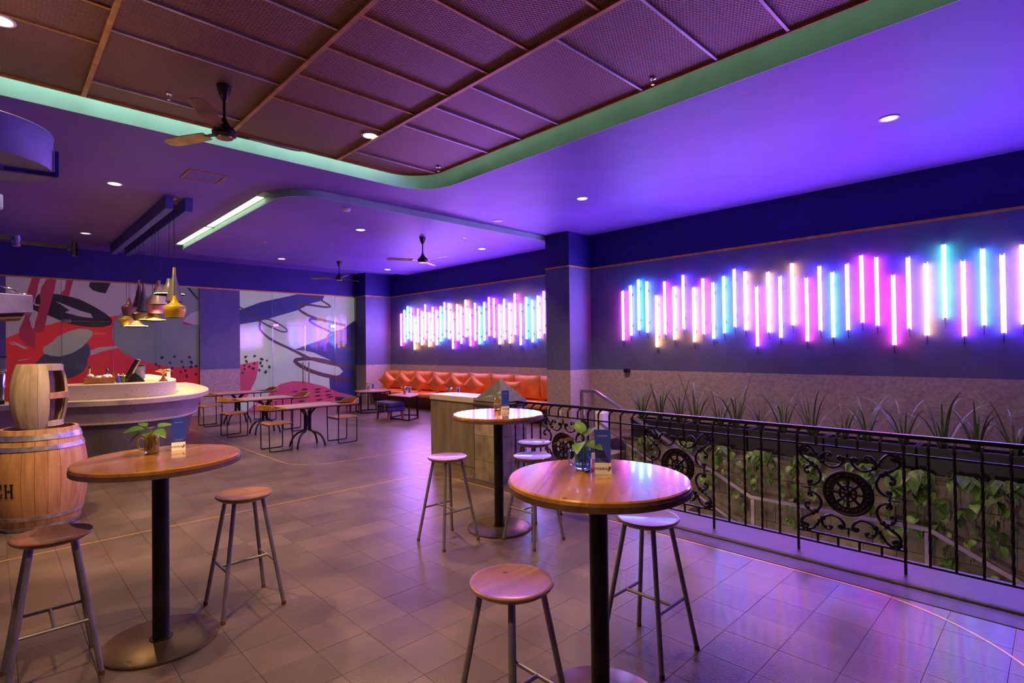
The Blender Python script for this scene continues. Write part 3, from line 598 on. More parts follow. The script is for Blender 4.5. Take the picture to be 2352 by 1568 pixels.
for side, seams, door in (('L', [.235, 1.12, 2.03, 2.93, 3.80], (1, 2)), ('R', [4.745, 5.59, 6.49, 7.40, 8.09], (1, 2))):
    b = bays[side][0]
    for i in range(4):
        a0, a1 = seams[i] + .004, seams[i + 1] - .004
        parts = [(0.008, 2.325), (2.335, ZT - .02)] if i in door else [(0.008, ZT - .02)]
        for z0, z1 in parts:
            p = MB().box(((a0 + a1) / 2, YB + .02, (z0 + z1) / 2), (a1 - a0, .012, z1 - z0)).build('pane', T['pane'], b, 0)
            # polished edge strips of the pane
            if z1 < 2.4 or i in (0, 3):
                MB().box((a0 + .002 if i != 0 else a1 - .002, YB + .016, (z0 + z1) / 2), (.006, .016, z1 - z0)).build('pane_edge', T['chrome'], p, 0)
    for xx in (seams[1], seams[3]):
        MB().box((xx + (.08 if xx == seams[1] else -.06), YB + .008, 2.33), (.15, .03, .075)).build('patch_fitting', T['steel'], b, bevel=.004)
        MB().box((xx + (.08 if xx == seams[1] else -.06), YB + .008, .06), (.15, .03, .09)).build('patch_fitting', T['steel'], b, bevel=.004)
    MB().box(((seams[1] + seams[3]) / 2, YB + .014, 2.33), (seams[3] - seams[1], .014, .006)).build('door_head', T['greyleg'], b)
    for xx in (seams[2] - .085, seams[2] + .085):
        if side == 'R':
            h = MB().tube([(xx, YB - .05, .68), (xx, YB - .05, 1.29)], .016, 12).build('door_handle', T['steel'], b)
            for zz in (.80, 1.17): MB().tube([(xx, YB - .05, zz), (xx, YB + .02, zz)], .009, 8).build('standoff', T['steel'], h)

# ---- ceilings
main_out = [(4.70, YF), (4.70, 5.98)] + arc(4.10, 5.98, .60, 0, 90, 12)[1:] + [(XL, 6.58), (XL, YB + .3), (XR + .1, YB + .3), (XR + .1, YF)]
ceiling = struct(MB().prism(main_out, ZC, 4.50).build('ceiling', T['ceil'], smooth=0))
def band(path, thick, z0, z1):
    return ribbon(path, thick, z0, z1)
rec = [(4.695, YF), (4.695, 5.98)] + arc(4.10, 5.98, .595, 0, 90, 14)[1:] + [(XL, 6.575)]
struct(band(rec, .012, ZC - .002, 4.46).build('trim_8', T['teal'], smooth=50))
struct(MB().box(((XL + 4.7) / 2, (YF + 6.6) / 2, 4.52), (4.7 - XL + .2, 6.6 - YF + .2, .04)).build('ceiling', T['teal'], smooth=0))
# lowered ceiling over the lounge
isl = [(XR, 7.50), (XR, 13.65)] + arc(3.50, 13.13, .52, 90, 180, 10) + arc(3.50, 8.02, .52, 180, 270, 10)
struct(MB().prism(isl, ZI, ZC + .01).build('ceiling', T['ceil'], smooth=0))
ib = [(XR, 13.655)] + arc(3.50, 13.13, .525, 90, 180, 10) + arc(3.50, 8.02, .525, 180, 270, 10) + [(XR, 7.495)]
struct(band(ib, .012, ZI - .001, ZC + .005).build('trim_9', T['teal'], smooth=50))
cl = thing('cove_light', 'long bright cove light strip along the lowered lounge ceiling edge', 'light', (2.90, 10.7, ZC - .004))
MB().box((0, 0, 0), (.12, 5.3, .006)).build('backing_tray', T['teal'], cl)
for y0, y1 in ((-2.35, .22), (.30, 2.42)): MB().box((0, (y0 + y1) / 2, -.006), (.10, y1 - y0, .008)).build('diffuser', T['cove'], cl)
for yy in (.26, 2.46): MB().box((0, yy, -.010), (.13, .03, .012)).build('bracket', T['teal'], cl)
# expanded-metal ceiling in the recess
mc = struct(MB().prism([(4.44, YF), (4.44, 5.86)] + arc(3.90, 5.86, .54, 0, 90, 10)[1:] + [(XL, 6.40), (XL, YF)], ZM + .02, ZM + .05).build('ceiling', T['goldtrim'], smooth=0))
beams = [-1.92, -.64, .63, 1.91, 3.165]
cols = [(XL, beams[0])] + [(beams[i], beams[i + 1]) for i in range(4)] + [(beams[4], 4.44)]
odd = [YF, -2.4, -1.82, -.78, -.2, .38, 1.45, 2.02, 2.75, 3.80, 4.37, 4.95, 6.01, 6.40]
even = [YF, -2.1, -1.5, -.5, .1, .68, 1.72, 2.30, 3.01, 3.51, 4.08, 4.65, 5.24, 6.40]
for ci, (x0, x1) in enumerate(cols):
    rows = even if ci % 2 == 0 else odd
    for j in range(len(rows) - 1):
        y0, y1 = rows[j], rows[j + 1]
        g = .012
        if ci == 5 and j == len(rows) - 2:
            poly = [(x0 + g, y0 + g), (4.43, y0 + g)] + [p for p in arc(3.90, 5.86, .53, 0, 90, 8) if p[1] > y0 + g] + [(x0 + g, 6.385)]
            MB().prism(poly, ZM + .006, ZM + .018).build('mesh_panel', T['meshm'], mc, 0)
        elif ci == 5 and y1 > 5.86:
            MB().prism([(x0 + g, y0 + g), (4.43, y0 + g), (4.43, 5.86)] + [p for p in arc(3.90, 5.86, .53, 0, 60, 8) if p[1] < y1 - g] + [(4.40, y1 - g), (x0 + g, y1 - g)], ZM + .006, ZM + .018).build('mesh_panel', T['meshm'], mc, 0)
        else:
            MB().box(((x0 + x1) / 2, (y0 + y1) / 2, ZM + .012), (x1 - x0 - 2 * g, y1 - y0 - 2 * g, .012)).build('mesh_panel', T['meshm'], mc, 0)
        if j:
            MB().box(((x0 + x1) / 2, y0, ZM), (x1 - x0 - .03, .022, .022)).build('rail', T['rail_lilac'] if ci % 2 else T['rail_gold'], mc, 0)
for x in beams: MB().box((x, (YF + 6.39) / 2, ZM - .006), (.038, 6.39 - YF, .036)).build('beam', T['rail_gold'], mc, 0)
ribbon([(4.445, YF), (4.445, 5.86)] + arc(3.90, 5.86, .545, 0, 90, 12)[1:] + [(XL, 6.405)], .016, ZM - .016, ZM + .055).build('edge_strip', T['goldtrim'], mc)
# led strip lying on the far edge of the mesh ceiling, washing the teal face
le = thing('led_strip', 'led strip above the far edge of the metal mesh ceiling', 'light', (.6, 6.31, ZM + .30))
MB().box((0, 0, .01), (7.0, .05, .02)).build('channel', T['steel'], le)
MB().box((0, .0, -.006), (6.9, .03, .012)).build('diffuser', T['coveline'], le)
for xx in (-3.2, 0, 3.2): MB().box((xx, -.01, -.12), (.02, .02, .25)).build('riser', T['steel'], le)
le = thing('led_strip', 'added led strip out of sight, brightening the teal face right of the mesh ceiling', 'light', (4.34, 1.4, ZM + .30))  # extra hidden strip, added only to brighten the right teal face
MB().box((0, 0, .01), (.05, 8.6, .02)).build('channel', T['steel'], le)
MB().box((0, 0, -.006), (.03, 8.4, .012)).build('diffuser', T['fill_led'], le)
for yy in (-4, 0, 4): MB().box((-.01, yy, -.12), (.02, .02, .25)).build('riser', T['steel'], le)

# ---- stair well: landing, steps, retaining wall with ledge
st = struct(MB().box(((PX0 + PX1) / 2, (YF + 3.0) / 2, -1.40), (PX1 - PX0 + .4, 3.0 - YF, .16)).build('floor', T['wallstone'], smooth=0))
NS = 8; TR = (PY1 - 3.0) / NS; RI = 1.32 / NS
stairs = struct(MB().prism([(PY1 + .02, -.2), (PY1 + .02, -1.5), (2.9, -1.5), (3.0, -1.34)], PX0 + .02, PX1, 'x').build('stairs', T['wallstone'], smooth=0))
for i in range(NS):
    MB().box(((PX0 + PX1) / 2, PY1 - TR * (i + .5), -RI * (i + 1) - .09), (PX1 - PX0 - .02, TR + .02, .18)).build('step', T['wallstone'], stairs, bevel=.006)
struct(MB().box((PX0 - .1, (YF + PY1) / 2, -.75), (.18, PY1 - YF, 1.3)).build('wall_well', T['wallstone'], smooth=0))
pw = struct(MB().box((PX1 + .57, (YF + 5.25) / 2, -.70), (1.10, 5.25 - YF, 1.50)).build('wall_planter', T['grout'], smooth=0))
MB().box((PX1 + .55, (YF + 5.27) / 2, .07), (1.18, 5.27 - YF, .05)).build('ledge', T['kerb'], pw, bevel=.006)
rz_ = random.Random(3)
zr = [.044, -.24, -.56, -.84, -1.12, -1.40]
for j in range(len(zr) - 1):
    y = 5.25
    while y > YF + .1:
        L_ = rz_.choice((.34, .46, .58)); y2 = max(y - L_, YF)
        MB().box((PX1 + .006 - rz_.uniform(0, .008), (y + y2) / 2, (zr[j] + zr[j + 1]) / 2), (.04, y - y2 - .006, zr[j] - zr[j + 1] - .006)).build('stone_block', T['wallstone'], pw, 0)
        y = y2
for j in range(3):
    MB().box((PX1 + .2 + .33 * j, 5.262, (.044 - .6) / 2), (.32, .03, .64)).build('stone_block', T['wallstone'], pw, 0)

# ------------------------------------------------------------------ neon tubes on the right wall
NEAR = [(6.02, 1.73, 2.73, 'r'), (5.84, 1.82, 2.81, 'c'), (5.66, 1.92, 2.92, 't'), (5.48, 1.87, 2.86, 'c'), (5.28, 1.59, 2.58, 'y'), (5.11, 1.83, 2.82, 'm'), (4.92, 1.72, 2.71, 'y'), (4.74, 1.91, 2.9, 'b'), (4.54, 1.67, 2.66, 'y'), (4.37, 1.81, 2.8, 'r'), (4.19, 1.72, 2.71, 'c'), (4.0, 1.81, 2.8, 't'), (3.82, 1.91, 2.89, 'b'), (3.64, 1.85, 2.84, 'y'), (3.46, 1.58, 2.57, 'm'), (3.28, 1.8, 2.79, 'y'), (3.1, 1.71, 2.69, 'b'), (2.92, 1.9, 2.89, 'y'), (2.72, 1.65, 2.64, 'r'), (2.54, 1.81, 2.79, 'b'), (2.37, 1.7, 2.69, 't'), (2.18, 1.8, 2.79, 'b'), (2.0, 1.9, 2.88, 'r'), (1.82, 1.85, 2.84, 'm'), (1.63, 1.58, 2.57, 'r'), (1.46, 1.8, 2.79, 'b'), (1.27, 1.7, 2.69, 'y'), (1.08, 1.92, 2.91, 'g'), (0.89, 1.68, 2.66, 'm'), (0.7, 1.81, 2.8, 't'), (0.52, 1.71, 2.7, 'b'), (0.34, 1.81, 2.8, 'y'), (.16, 1.62, 2.6, 'm'), (-.02, 1.8, 2.78, 'b'), (-.2, 1.7, 2.7, 'r'), (-.38, 1.9, 2.88, 'c'), (-.56, 1.66, 2.65, 'm'), (-.74, 1.8, 2.8, 'b')]
FAR = [(13.93, 1.71, 2.69, 'r'), (13.75, 1.81, 2.79, 'c'), (13.57, 1.91, 2.89, 't'), (13.39, 1.86, 2.84, 'm'), (13.22, 1.59, 2.58, 'y'), (13.04, 1.81, 2.8, 'm'), (12.85, 1.72, 2.7, 'y'), (12.67, 1.91, 2.89, 'b'), (12.49, 1.67, 2.65, 'y'), (12.32, 1.82, 2.8, 'r'), (12.14, 1.71, 2.69, 'c'), (11.95, 1.81, 2.79, 't'), (11.77, 1.91, 2.89, 'b'), (11.58, 1.87, 2.85, 'y'), (11.41, 1.6, 2.59, 'm'), (11.22, 1.82, 2.8, 'y'), (11.05, 1.73, 2.71, 'b'), (10.86, 1.91, 2.91, 'y'), (10.68, 1.67, 2.66, 'r'), (10.49, 1.81, 2.8, 'b'), (10.32, 1.71, 2.7, 't'), (10.13, 1.8, 2.79, 'b'), (9.95, 1.91, 2.9, 'm'), (9.77, 1.87, 2.86, 'm'), (9.58, 1.7, 2.7, 'y'), (9.4, 1.82, 2.81, 'b'), (9.22, 1.72, 2.72, 'y'), (9.03, 1.92, 2.91, 'r'), (8.85, 1.67, 2.67, 'b'), (8.66, 1.81, 2.81, 't'), (8.47, 1.73, 2.72, 'c'), (8.29, 1.81, 2.8, 'y'), (8.11, 1.91, 2.91, 'm')]
NC = {'r': (12, .8, 5.0), 'c': (1.4, 3.0, 20), 't': (.8, 5.0, 14), 'y': (9, 4.0, .7), 'm': (6.5, .6, 18), 'b': (2.4, 1.1, 27), 'g': (.8, 8, 5)}
NN = {'r': 'red-pink', 'c': 'pale cyan', 't': 'teal-white', 'y': 'yellow', 'm': 'magenta', 'b': 'blue-white', 'g': 'green'}
for k, c in NC.items():
    mx = max(c); T['neon_' + k] = emit('neon_' + k, tuple(q / mx for q in c), mx * NEON)
ORD = lambda n: '%d%s' % (n, 'th' if 10 < n % 100 < 14 else {1: 'st', 2: 'nd', 3: 'rd'}.get(n % 10, 'th'))
tube_me = {k: MB().tube([(0, 0, .02), (0, 0, .97)], .025, 8).mesh('glass_tube', T['neon_' + k], 60) for k in NC}
cap_me = MB().tube([(0, 0, 0), (0, 0, .022)], .026, 10).mesh('end_cap', T['white'], 60)
clip_me = MB().box((.026, 0, 0), (.052, .018, .03)).mesh('wall_clip', T['black'], 0)
cab_me = MB().tube([(0, 0, 0), (.01, .002, -.05), (.03, .004, -.10)], .005, 6).mesh('cable', T['black'])
for rowname, rowdata, grp in (('near wall counted from the column', NEAR, 'neon tubes on the near wall'), ('lounge wall counted from the far corner', FAR, 'neon tubes on the lounge wall')):
    for i, (y, z0, z1, c) in enumerate(rowdata):
        t = thing('neon_tube', '%s neon tube, %s on the %s' % (NN[c], ORD(i + 1), rowname), 'neon tube', (XR - .058, y, z0), 0, grp)
        inst('glass_tube', tube_me[c], t)
        inst('end_cap', cap_me, t, (0, 0, -.001)); inst('end_cap', cap_me, t, (0, 0, .968))
        inst('wall_clip', clip_me, t, (.004, 0, .2)); inst('wall_clip', clip_me, t, (.004, 0, .8))
        inst('cable', cab_me, t)

# ------------------------------------------------------------------ downlights
def downlight(x, y, z, label, power=None, spread=120, lit=True, r=.072):
    t = thing('downlight', label, 'light', (x, y, z))
    MB().lathe([(r + .022, -.002), (r + .020, -.008), (r + .004, -.010), (r, -.006), (r, .0)], n=24).build('bezel', T['white'], t)
    MB().lathe([(.0001, -.005), (r, -.005), (r, -.001)], n=20).build('lens', T['down'] if lit is True else (T['dim'] if lit else T['white']), t)
    if lit:
        ld = bpy.data.lights.new('downlight_lamp', 'SPOT'); ld.energy = DOWN_W if power is None else power; ld.color = WARM; ld.spot_size = math.radians(spread); ld.spot_blend = .55; ld.shadow_soft_size = .05
        lo = bpy.data.objects.new('lamp', ld); COL.objects.link(lo); lo.parent = t; lo.location = (0, 0, -.02)
    return t
downlight(1.22, 9.0, ZC, 'bright round downlight in front of the pendant beams')
downlight(4.89, 9.0, ZI, 'bright round downlight over the dining tables, near the smoke detector')
downlight(5.02, 13.07, ZI, 'bright round downlight on the lounge ceiling above the far glass doors')
downlight(7.87, 13.0, ZI, 'small bright downlight at the far corner of the lounge ceiling')
downlight(7.83, 8.98, ZI, 'bright downlight on the lounge ceiling beside the second fan')
downlight(6.60, 5.19, ZC, 'bright round downlight on the purple ceiling near the column', 200)
downlight(6.62, 1.22, ZC, 'plain round downlight on the purple ceiling at upper right', 110, 100, lit='dim')
downlight(1.32, 13.1, ZC, 'dim flat downlight above the bar near the back wall', 40, lit='dim')
downlight(6.62, 7.15, ZC, 'unlit round downlight on the ceiling before the column', lit=False)
downlight(3.09, 5.45, ZM - .002, 'large bright downlight in the metal mesh ceiling beside the fan', 260)
downlight(.05, 5.35, ZM - .002, 'bright downlight in the mesh ceiling at the upper left corner', 300)
downlight(3.09, 1.6, ZM - .002, 'downlight in the mesh ceiling above the front table', 40)
downlight(1.55, 3.3, ZM - .002, 'added unseen downlight in the mesh ceiling, brightening the left high table', 130)  # lamp outside the view, added to warm the left table
downlight(.05, 1.6, ZM - .002, 'downlight in the mesh ceiling outside the lower left of the picture', 200)

# ------------------------------------------------------------------ ceiling fittings
def sprinkler(x, y, z, label):
    t = thing('sprinkler', label, 'sprinkler', (x, y, z), 0, 'ceiling sprinklers')
    MB().lathe([(.030, 0), (.030, -.006), (.012, -.010), (.0001, -.010)], n=16).build('escutcheon', T['chrome'], t)
    MB().tube([(0, 0, -.008), (0, 0, -.055)], .006, 8).build('pin', T['chrome'], t)
    MB().lathe([(.0001, -.055), (.016, -.055), (.016, -.058), (.0001, -.058)], n=12).build('deflector', T['chrome'], t)
sprinkler(3.99, 8.34, ZI, 'small sprinkler beside the smoke detector')
sprinkler(4.02, 11.3, ZI, 'small sprinkler near the cove light strip')
sprinkler(1.30, 11.85, ZC, 'small sprinkler left of the pendant beams')
sprinkler(6.81, 8.33, ZI, 'small sprinkler between the second fan and the column')
sprinkler(4.32, 2.57, ZM, 'sprinkler at the right edge of the mesh ceiling')
sprinkler(1.21, 5.84, ZM, 'sprinkler in the mesh ceiling left of the large fan')
sprinkler(4.30, 5.80, ZM, 'sprinkler at the rounded corner of the mesh ceiling')
t = thing('smoke_detector', 'white round smoke detector on the lounge ceiling', 'detector', (4.01, 7.81, ZI))
MB().lathe([(.06, 0), (.06, -.012), (.052, -.03), (.035, -.04), (.0001, -.042)], n=24).build('housing', T['white'], t)
MB().lathe([(.02, -.041), (.018, -.047), (.0001, -.047)], n=16).build('sensor', T['white'], t)
t = thing('access_hatch', 'square ceiling access hatch with thin orange frame', 'hatch', (2.03, 7.90, ZC))
for c, d in (((0, .215, -.004), (.44, .018, .008)), ((0, -.215, -.004), (.44, .018, .008)), ((.211, 0, -.004), (.018, .42, .008)), ((-.211, 0, -.004), (.018, .42, .008))): MB().box(c, d).build('frame', T['goldtrim'], t)
MB().box((0, 0, -.002), (.416, .418, .004)).build('lid', T['ceil'], t)

def fan(x, y, z, drop, ang, label):
    t = thing('ceiling_fan', label, 'fan', (x, y, z))
    MB().lathe([(.062, 0), (.060, -.02), (.045, -.08), (.022, -.13), (.015, -.135)], n=20).build('canopy', T['fanm'], t)
    MB().tube([(0, 0, -.12), (0, 0, -drop + .08)], .012, 10).build('rod', T['fanm'], t)
    MB().lathe([(.016, .14), (.030, .10), (.055, .06), (.085, .035), (.105, .0), (.100, -.025), (.07, -.045), (.0001, -.05)], (0, 0, -drop), 24).build('motor', T['fanm'], t)
    MB().lathe([(.075, -.044), (.072, -.052), (.0001, -.054)], (0, 0, -drop), 20).build('motor_trim', T['plate'], t)
    for k in range(3):
        a = math.radians(ang + 120 * k)
        m_ = MB(); V = []
        for i in range(9):
            u = i / 8; rr = .20 + .50 * u; wd = (.052 + .016 * math.sin(u * PI * .7)) * (1 if i < 8 else .55); tw = .22 * (1 - .4 * u)
            V += [(rr, -wd, -.006 - wd * tw), (rr, wd, -.006 + wd * tw), (rr, wd, .0 + wd * tw), (rr, -wd, .0 - wd * tw)]
        F = []
        for i in range(8):
            for q in range(4): F.append((4 * i + q, 4 * i + (q + 1) % 4, 4 * i + 4 + (q + 1) % 4, 4 * i + 4 + q))
        F += [(3, 2, 1, 0), (32, 33, 34, 35)]
        b = m_.add(V, F).build('blade', T['fanb'], t, 40, (0, 0, -drop), a)
        MB().box((.15, 0, -.002), (.14, .045, .008)).build('blade_iron', T['fanm'], b)
fan(1.54, 5.33, ZM, .43, -3, 'large three-blade fan hanging from the metal mesh ceiling')
fan(6.15, 8.84, ZI, .45, 36, 'dark three-blade fan hanging over the lounge, in front of the neon wall')
fan(6.25, 12.59, ZI, .42, 20, 'dark three-blade fan hanging near the far glass doors')

# ------------------------------------------------------------------ pendants and their beams
for x, lab in ((1.90, 'blue timber ceiling beam left of the pendant cords'), (2.15, 'blue timber ceiling beam right of the pendant cords')):
    tag(MB().box((0, 0, 0), (.10, 5.05, .20)).build('ceiling_beam', T['bluebeam'], None, loc=(x, 11.68, ZC - .10)), lab, 'beam', 'pendant beams')
PCOL = {'yellow': (.85, .58, .03), 'pink': (.62, .22, .24), 'grey': (.20, .19, .21), 'plum': (.20, .075, .09), 'white': (.72, .60, .50), 'brown': (.20, .13, .08), 'olive': (.34, .24, .05)}
for k, c in PCOL.items(): T['p_' + k] = pm('lacquer_' + k, c, .35, .2, .05, 6)
T['p_wood'] = wood('pendant_wood', (.42, .24, .10), (.60, .38, .18), .5, 0, 2)
PROF = {  # radius, height profiles from the rim upward
 'cone': ([(.50, 0), (.47, .10), (.30, .45), (.16, .80), (.11, 1.0)], True),
 'jar': ([(.40, 0), (.50, .30), (.52, .48), (.46, .54), (.25, .62), (.12, .80), (.07, 1.0)], False),
 'disc': ([(.52, 0), (.50, .04), (.34, .16), (.20, .38), (.12, .68), (.08, 1.0)], False),
 'dome': ([(.50, 0), (.45, .28), (.36, .55), (.20, .85), (.12, 1.0)], True)}
def pendant(y, z, kind, col, wd, ht, label, x=2.03):
    t = thing('pendant_lamp', label, 'pendant lamp', (x, y, z), 0, 'pendant lamps over the bar')
    pr, wd_top = PROF[kind]
    out = [(r * wd, h * ht) for r, h in pr]
    inn = [(max(r * wd - .006, .003), h * ht) for r, h in pr][::-1]
    MB().lathe(out + inn, n=22).build('shade', T['p_' + col], t, 50)
    top = ht
    if wd_top:
        MB().lathe([(out[-1][0], ht - .002), (out[-1][0] * .8, ht + .10), (.012, ht + .11)], n=14).build('wood_collar', T['p_wood'], t); top = ht + .10
    MB().lathe([(.0001, .012), (out[0][0] - .012, .012), (out[0][0] - .014, .018), (.0001, .018)], n=18).build('glowing_diffuser', T['bulb'], t)
    MB().tube([(0, 0, top), (0, 0, ZC - z - .02)], .0035, 6).build('cord', T['black'], t)
    MB().lathe([(.05, ZC - z), (.05, ZC - z - .015), (.02, ZC - z - .03), (.005, ZC - z - .035)], n=16).build('ceiling_rose', T['goldtrim'], t)
    ld = bpy.data.lights.new('pendant_bulb', 'SPOT'); ld.energy = PEND_W; ld.color = (1, .68, .34); ld.spot_size = math.radians(130); ld.spot_blend = .6; ld.shadow_soft_size = wd * .3
    lo = bpy.data.objects.new('lamp', ld); COL.objects.link(lo); lo.parent = t; lo.location = (0, 0, -.005)
for a in [(13.54, 2.19, 'jar', 'yellow', .25, .26, 'small yellow jar-shaped pendant lamp, lowest at the far end of the row'),
          (13.23, 2.37, 'jar', 'plum', .26, .36, 'plum pendant lamp with flared neck at the far end of the row'),
          (12.53, 2.12, 'disc', 'brown', .40, .20, 'brown wide-brimmed pendant lamp, the lowest of the row'),
          (12.25, 2.49, 'cone', 'plum', .20, .40, 'plum narrow cone pendant lamp with wooden collar'),
          (12.10, 2.22, 'jar', 'olive', .26, .26, 'olive-yellow jar pendant lamp beside the wide brown one'),
          (11.81, 2.37, 'cone', 'grey', .22, .42, 'dark grey cone pendant lamp with wooden collar'),
          (11.06, 2.17, 'disc', 'yellow', .40, .30, 'yellow wide-brimmed pendant lamp with tall neck'),
          (10.83, 2.28, 'jar', 'pink', .28, .44, 'pink jar-shaped pendant lamp in the middle of the row'),
          (10.58, 2.42, 'dome', 'white', .25, .30, 'cream dome pendant lamp with wooden collar'),
          (9.83, 2.52, 'disc', 'grey', .42, .26, 'grey wide-brimmed pendant lamp, highest of the row'),
          (9.51, 2.39, 'cone', 'grey', .24, .42, 'pale grey cone pendant lamp with wooden collar, nearest the dining tables'),
          (9.29, 2.135, 'jar', 'yellow', .29, .33, 'large bright yellow jar pendant lamp at the near end of the row', 1.985)]: pendant(*a)

# bulkhead lamps on the near wall of the stair well
for yy, lab in ((3.6, 'bulkhead lamp inside the stair well below the railing, upper one'), (1.2, 'bulkhead lamp inside the stair well below the railing, lower one')):
    t = thing('bulkhead_lamp', lab, 'lamp', (PX0 - .008, yy, -.42))
    MB().lathe([(.07, 0), (.07, .02), (.06, .03)], n=20).build('housing', T['blackm'], t).rotation_euler = (0, PI / 2, 0)
    MB().lathe([(.058, .028), (.05, .045), (.0001, .05)], n=20).build('lens', T['bulb'], t).rotation_euler = (0, PI / 2, 0)
    ld = bpy.data.lights.new('bulkhead_bulb', 'SPOT'); ld.energy = 14; ld.color = (1, .85, .55); ld.spot_size = math.radians(160); ld.spot_blend = .7; ld.shadow_soft_size = .05
    lo = bpy.data.objects.new('lamp', ld); COL.objects.link(lo); lo.parent = t; lo.location = (.06, 0, 0); lo.rotation_euler = (0, -PI / 2, 0)

# ------------------------------------------------------------------ high tables
def high_table(x, y, rz, label):
    t = thing('high_table', label, 'table', (x, y, 0), rz, 'round high tables')
    R_ = .405
    MB().lathe([(.0001, 1.004), (R_ - .006, 1.004), (R_, 1.008), (R_, 1.024), (R_ - .006, 1.030), (.0001, 1.030)], n=72).build('tabletop', T['tabletop'], t)
    MB().lathe([(R_ - .03, .985), (R_ + .003, .985), (R_ + .003, 1.010), (R_ - .03, 1.010)], n=72).build('edge_band', T['tabedge'], t)
    MB().lathe([(.0001, .975), (.14, .975), (.14, 1.003), (.0001, 1.003)], n=24).build('mounting_plate', T['blackm'], t)
    MB().lathe([(.042, .012), (.042, .98)], n=28).build('pole', T['blackm'], t)
    MB().lathe([(.058, .016), (.056, .024), (.043, .026)], n=28).build('weld_collar', T['blackm'], t)
    MB().lathe([(.285, 0), (.288, .004), (.286, .012), (.27, .016), (.0001, .020)], n=72).build('base_plate', T['plate'], t)
    return t
high_table(.69, 3.57, .35, 'round varnished high table at left, beside the barrels')
high_table(1.98, 1.49, .55, 'largest round varnished high table in front of the railing')
high_table(3.30, 3.59, .2, 'round high table beside the concrete pier, reflecting the neon')

# ------------------------------------------------------------------ bar stools
def make_stool(x, y, rz, label):
    t = thing('bar_stool', label, 'stool', (x, y, 0), rz, 'bar stools')
    MB().lathe([(.0001, .672), (.115, .672), (.135, .678), (.160, .694), (.166, .704), (.164, .709), (.158, .711), (.15, .709), (.0001, .706)], n=48).build('seat', T['seatw'], t)
    a, b = .085, .178
    zb = .28
    for sx in (-1, 1):
        for sy in (-1, 1):
            l = MB().tube([(sx * a, sy * a, .675), (sx * b, sy * b, .012)], .0125, 12).build('leg', T['greyleg'], t)
            MB().tube([(sx * b, sy * b, .022), (sx * (b + .0006), sy * (b + .0006), .0)], .0138, 12).build('rubber_foot', T['rust'], l)
    w_ = a + (b - a) * (.675 - zb) / .663
    for s in (-1, 1): MB().tube([(s * w_, -w_, zb), (s * w_, w_, zb)], .0085, 10).build('stretcher', T['greyleg'], t)
    MB().tube([(-w_, 0, zb), (w_, 0, zb)], .0085, 10).build('cross_bar', T['greyleg'], t)
    return t
stool0 = make_stool(1.17, 3.69, 0, 'bar stool standing alone right of the left high table')
copy_thing(stool0, (.225, 3.59, 0), PI / 2, 'bar stool at the left edge in front of the barrels')
copy_thing(stool0, (2.78, 3.665, 0), PI / 2, 'bar stool in front of the concrete pier, left of its table')
copy_thing(stool0, (3.29, 3.155, 0), 0, 'bar stool half hidden behind the largest table top')
copy_thing(stool0, (2.525, 1.575, 0), PI / 2, 'bar stool right of the largest table, beside the railing')
copy_thing(stool0, (1.465, 1.527, 0), 0, 'nearest bar stool, cut off by the lower picture edge')
copy_thing(stool0, (3.78, 3.60, 0), 0, 'bar stool farthest back against the railing')

# ------------------------------------------------------------------ jars with cuttings, menu cards
def leaf_mesh(name, mat, L_=1.0, W=.62, fold=.18, droop=.35, n=7):
    m_ = MB(); V = []; F = []
    for i in range(n + 1):
        u = i / n
        wd = W / 2 * (math.sin(PI * min(1, u ** .62)) ** .85 if 0 < u < 1 else 0) + (.0 if i else .02)
        z = -droop * u * u
        x = u * L_ - (.0 if u > .12 else 0)
        V += [(x, -wd, z + fold * wd), (x, 0, z), (x, wd, z + fold * wd)]
    for i in range(n):
        for k in range(2): F.append((3 * i + k, 3 * i + k + 1, 3 * i + 4 + k, 3 * i + 3 + k))
    return m_.add(V, F).mesh(name, mat, 80)
LEAFJ = leaf_mesh('leaf', T['leaf2'], 1, .70, .22, .30)
def jar(x, y, z, rz, gm, label, leaves, s=1.0):
    t = thing('mason_jar', label, 'jar', (x, y, z), rz, 'jars with cuttings')
    t.scale = (s, s, s)
    MB().lathe([(.0001, 0), (.030, 0), (.036, .005), (.038, .02), (.038, .082), (.035, .094), (.031, .100), (.032, .104), (.031, .108), (.032, .112), (.031, .122), (.028, .122), (.0285, .100), (.0345, .082), (.0345, .012), (.0001, .010)], n=28).build('glass', gm, t, 60)
    MB().lathe([(.0001, .0115), (.033, .0125), (.033, .055), (.0001, .055)], n=20).build('water', T['water'], t, 60)
    MB().tube(smooth_path([(-.036, 0, .085), (-.055, 0, .092), (-.064, 0, .080), (-.064, 0, .045), (-.056, 0, .028), (-.037, 0, .026)]), .0055, 8).build('handle', gm, t)
    for i, (az, el, ln, hh) in enumerate(leaves):
        bx, by = .012 * math.cos(az), .012 * math.sin(az)
        tip = (.035 * math.cos(az), .035 * math.sin(az), .125 + hh)
        MB().tube(smooth_path([(bx, by, .02), (bx * 1.6, by * 1.6, .11), tip]), .0022, 6).build('stem', T['stem'], t)
        inst('leaf', LEAFJ, t, tip, (random.uniform(-.4, .4), -el, az), (ln * 1.3, ln * 1.3, ln * 1.3))
    return t
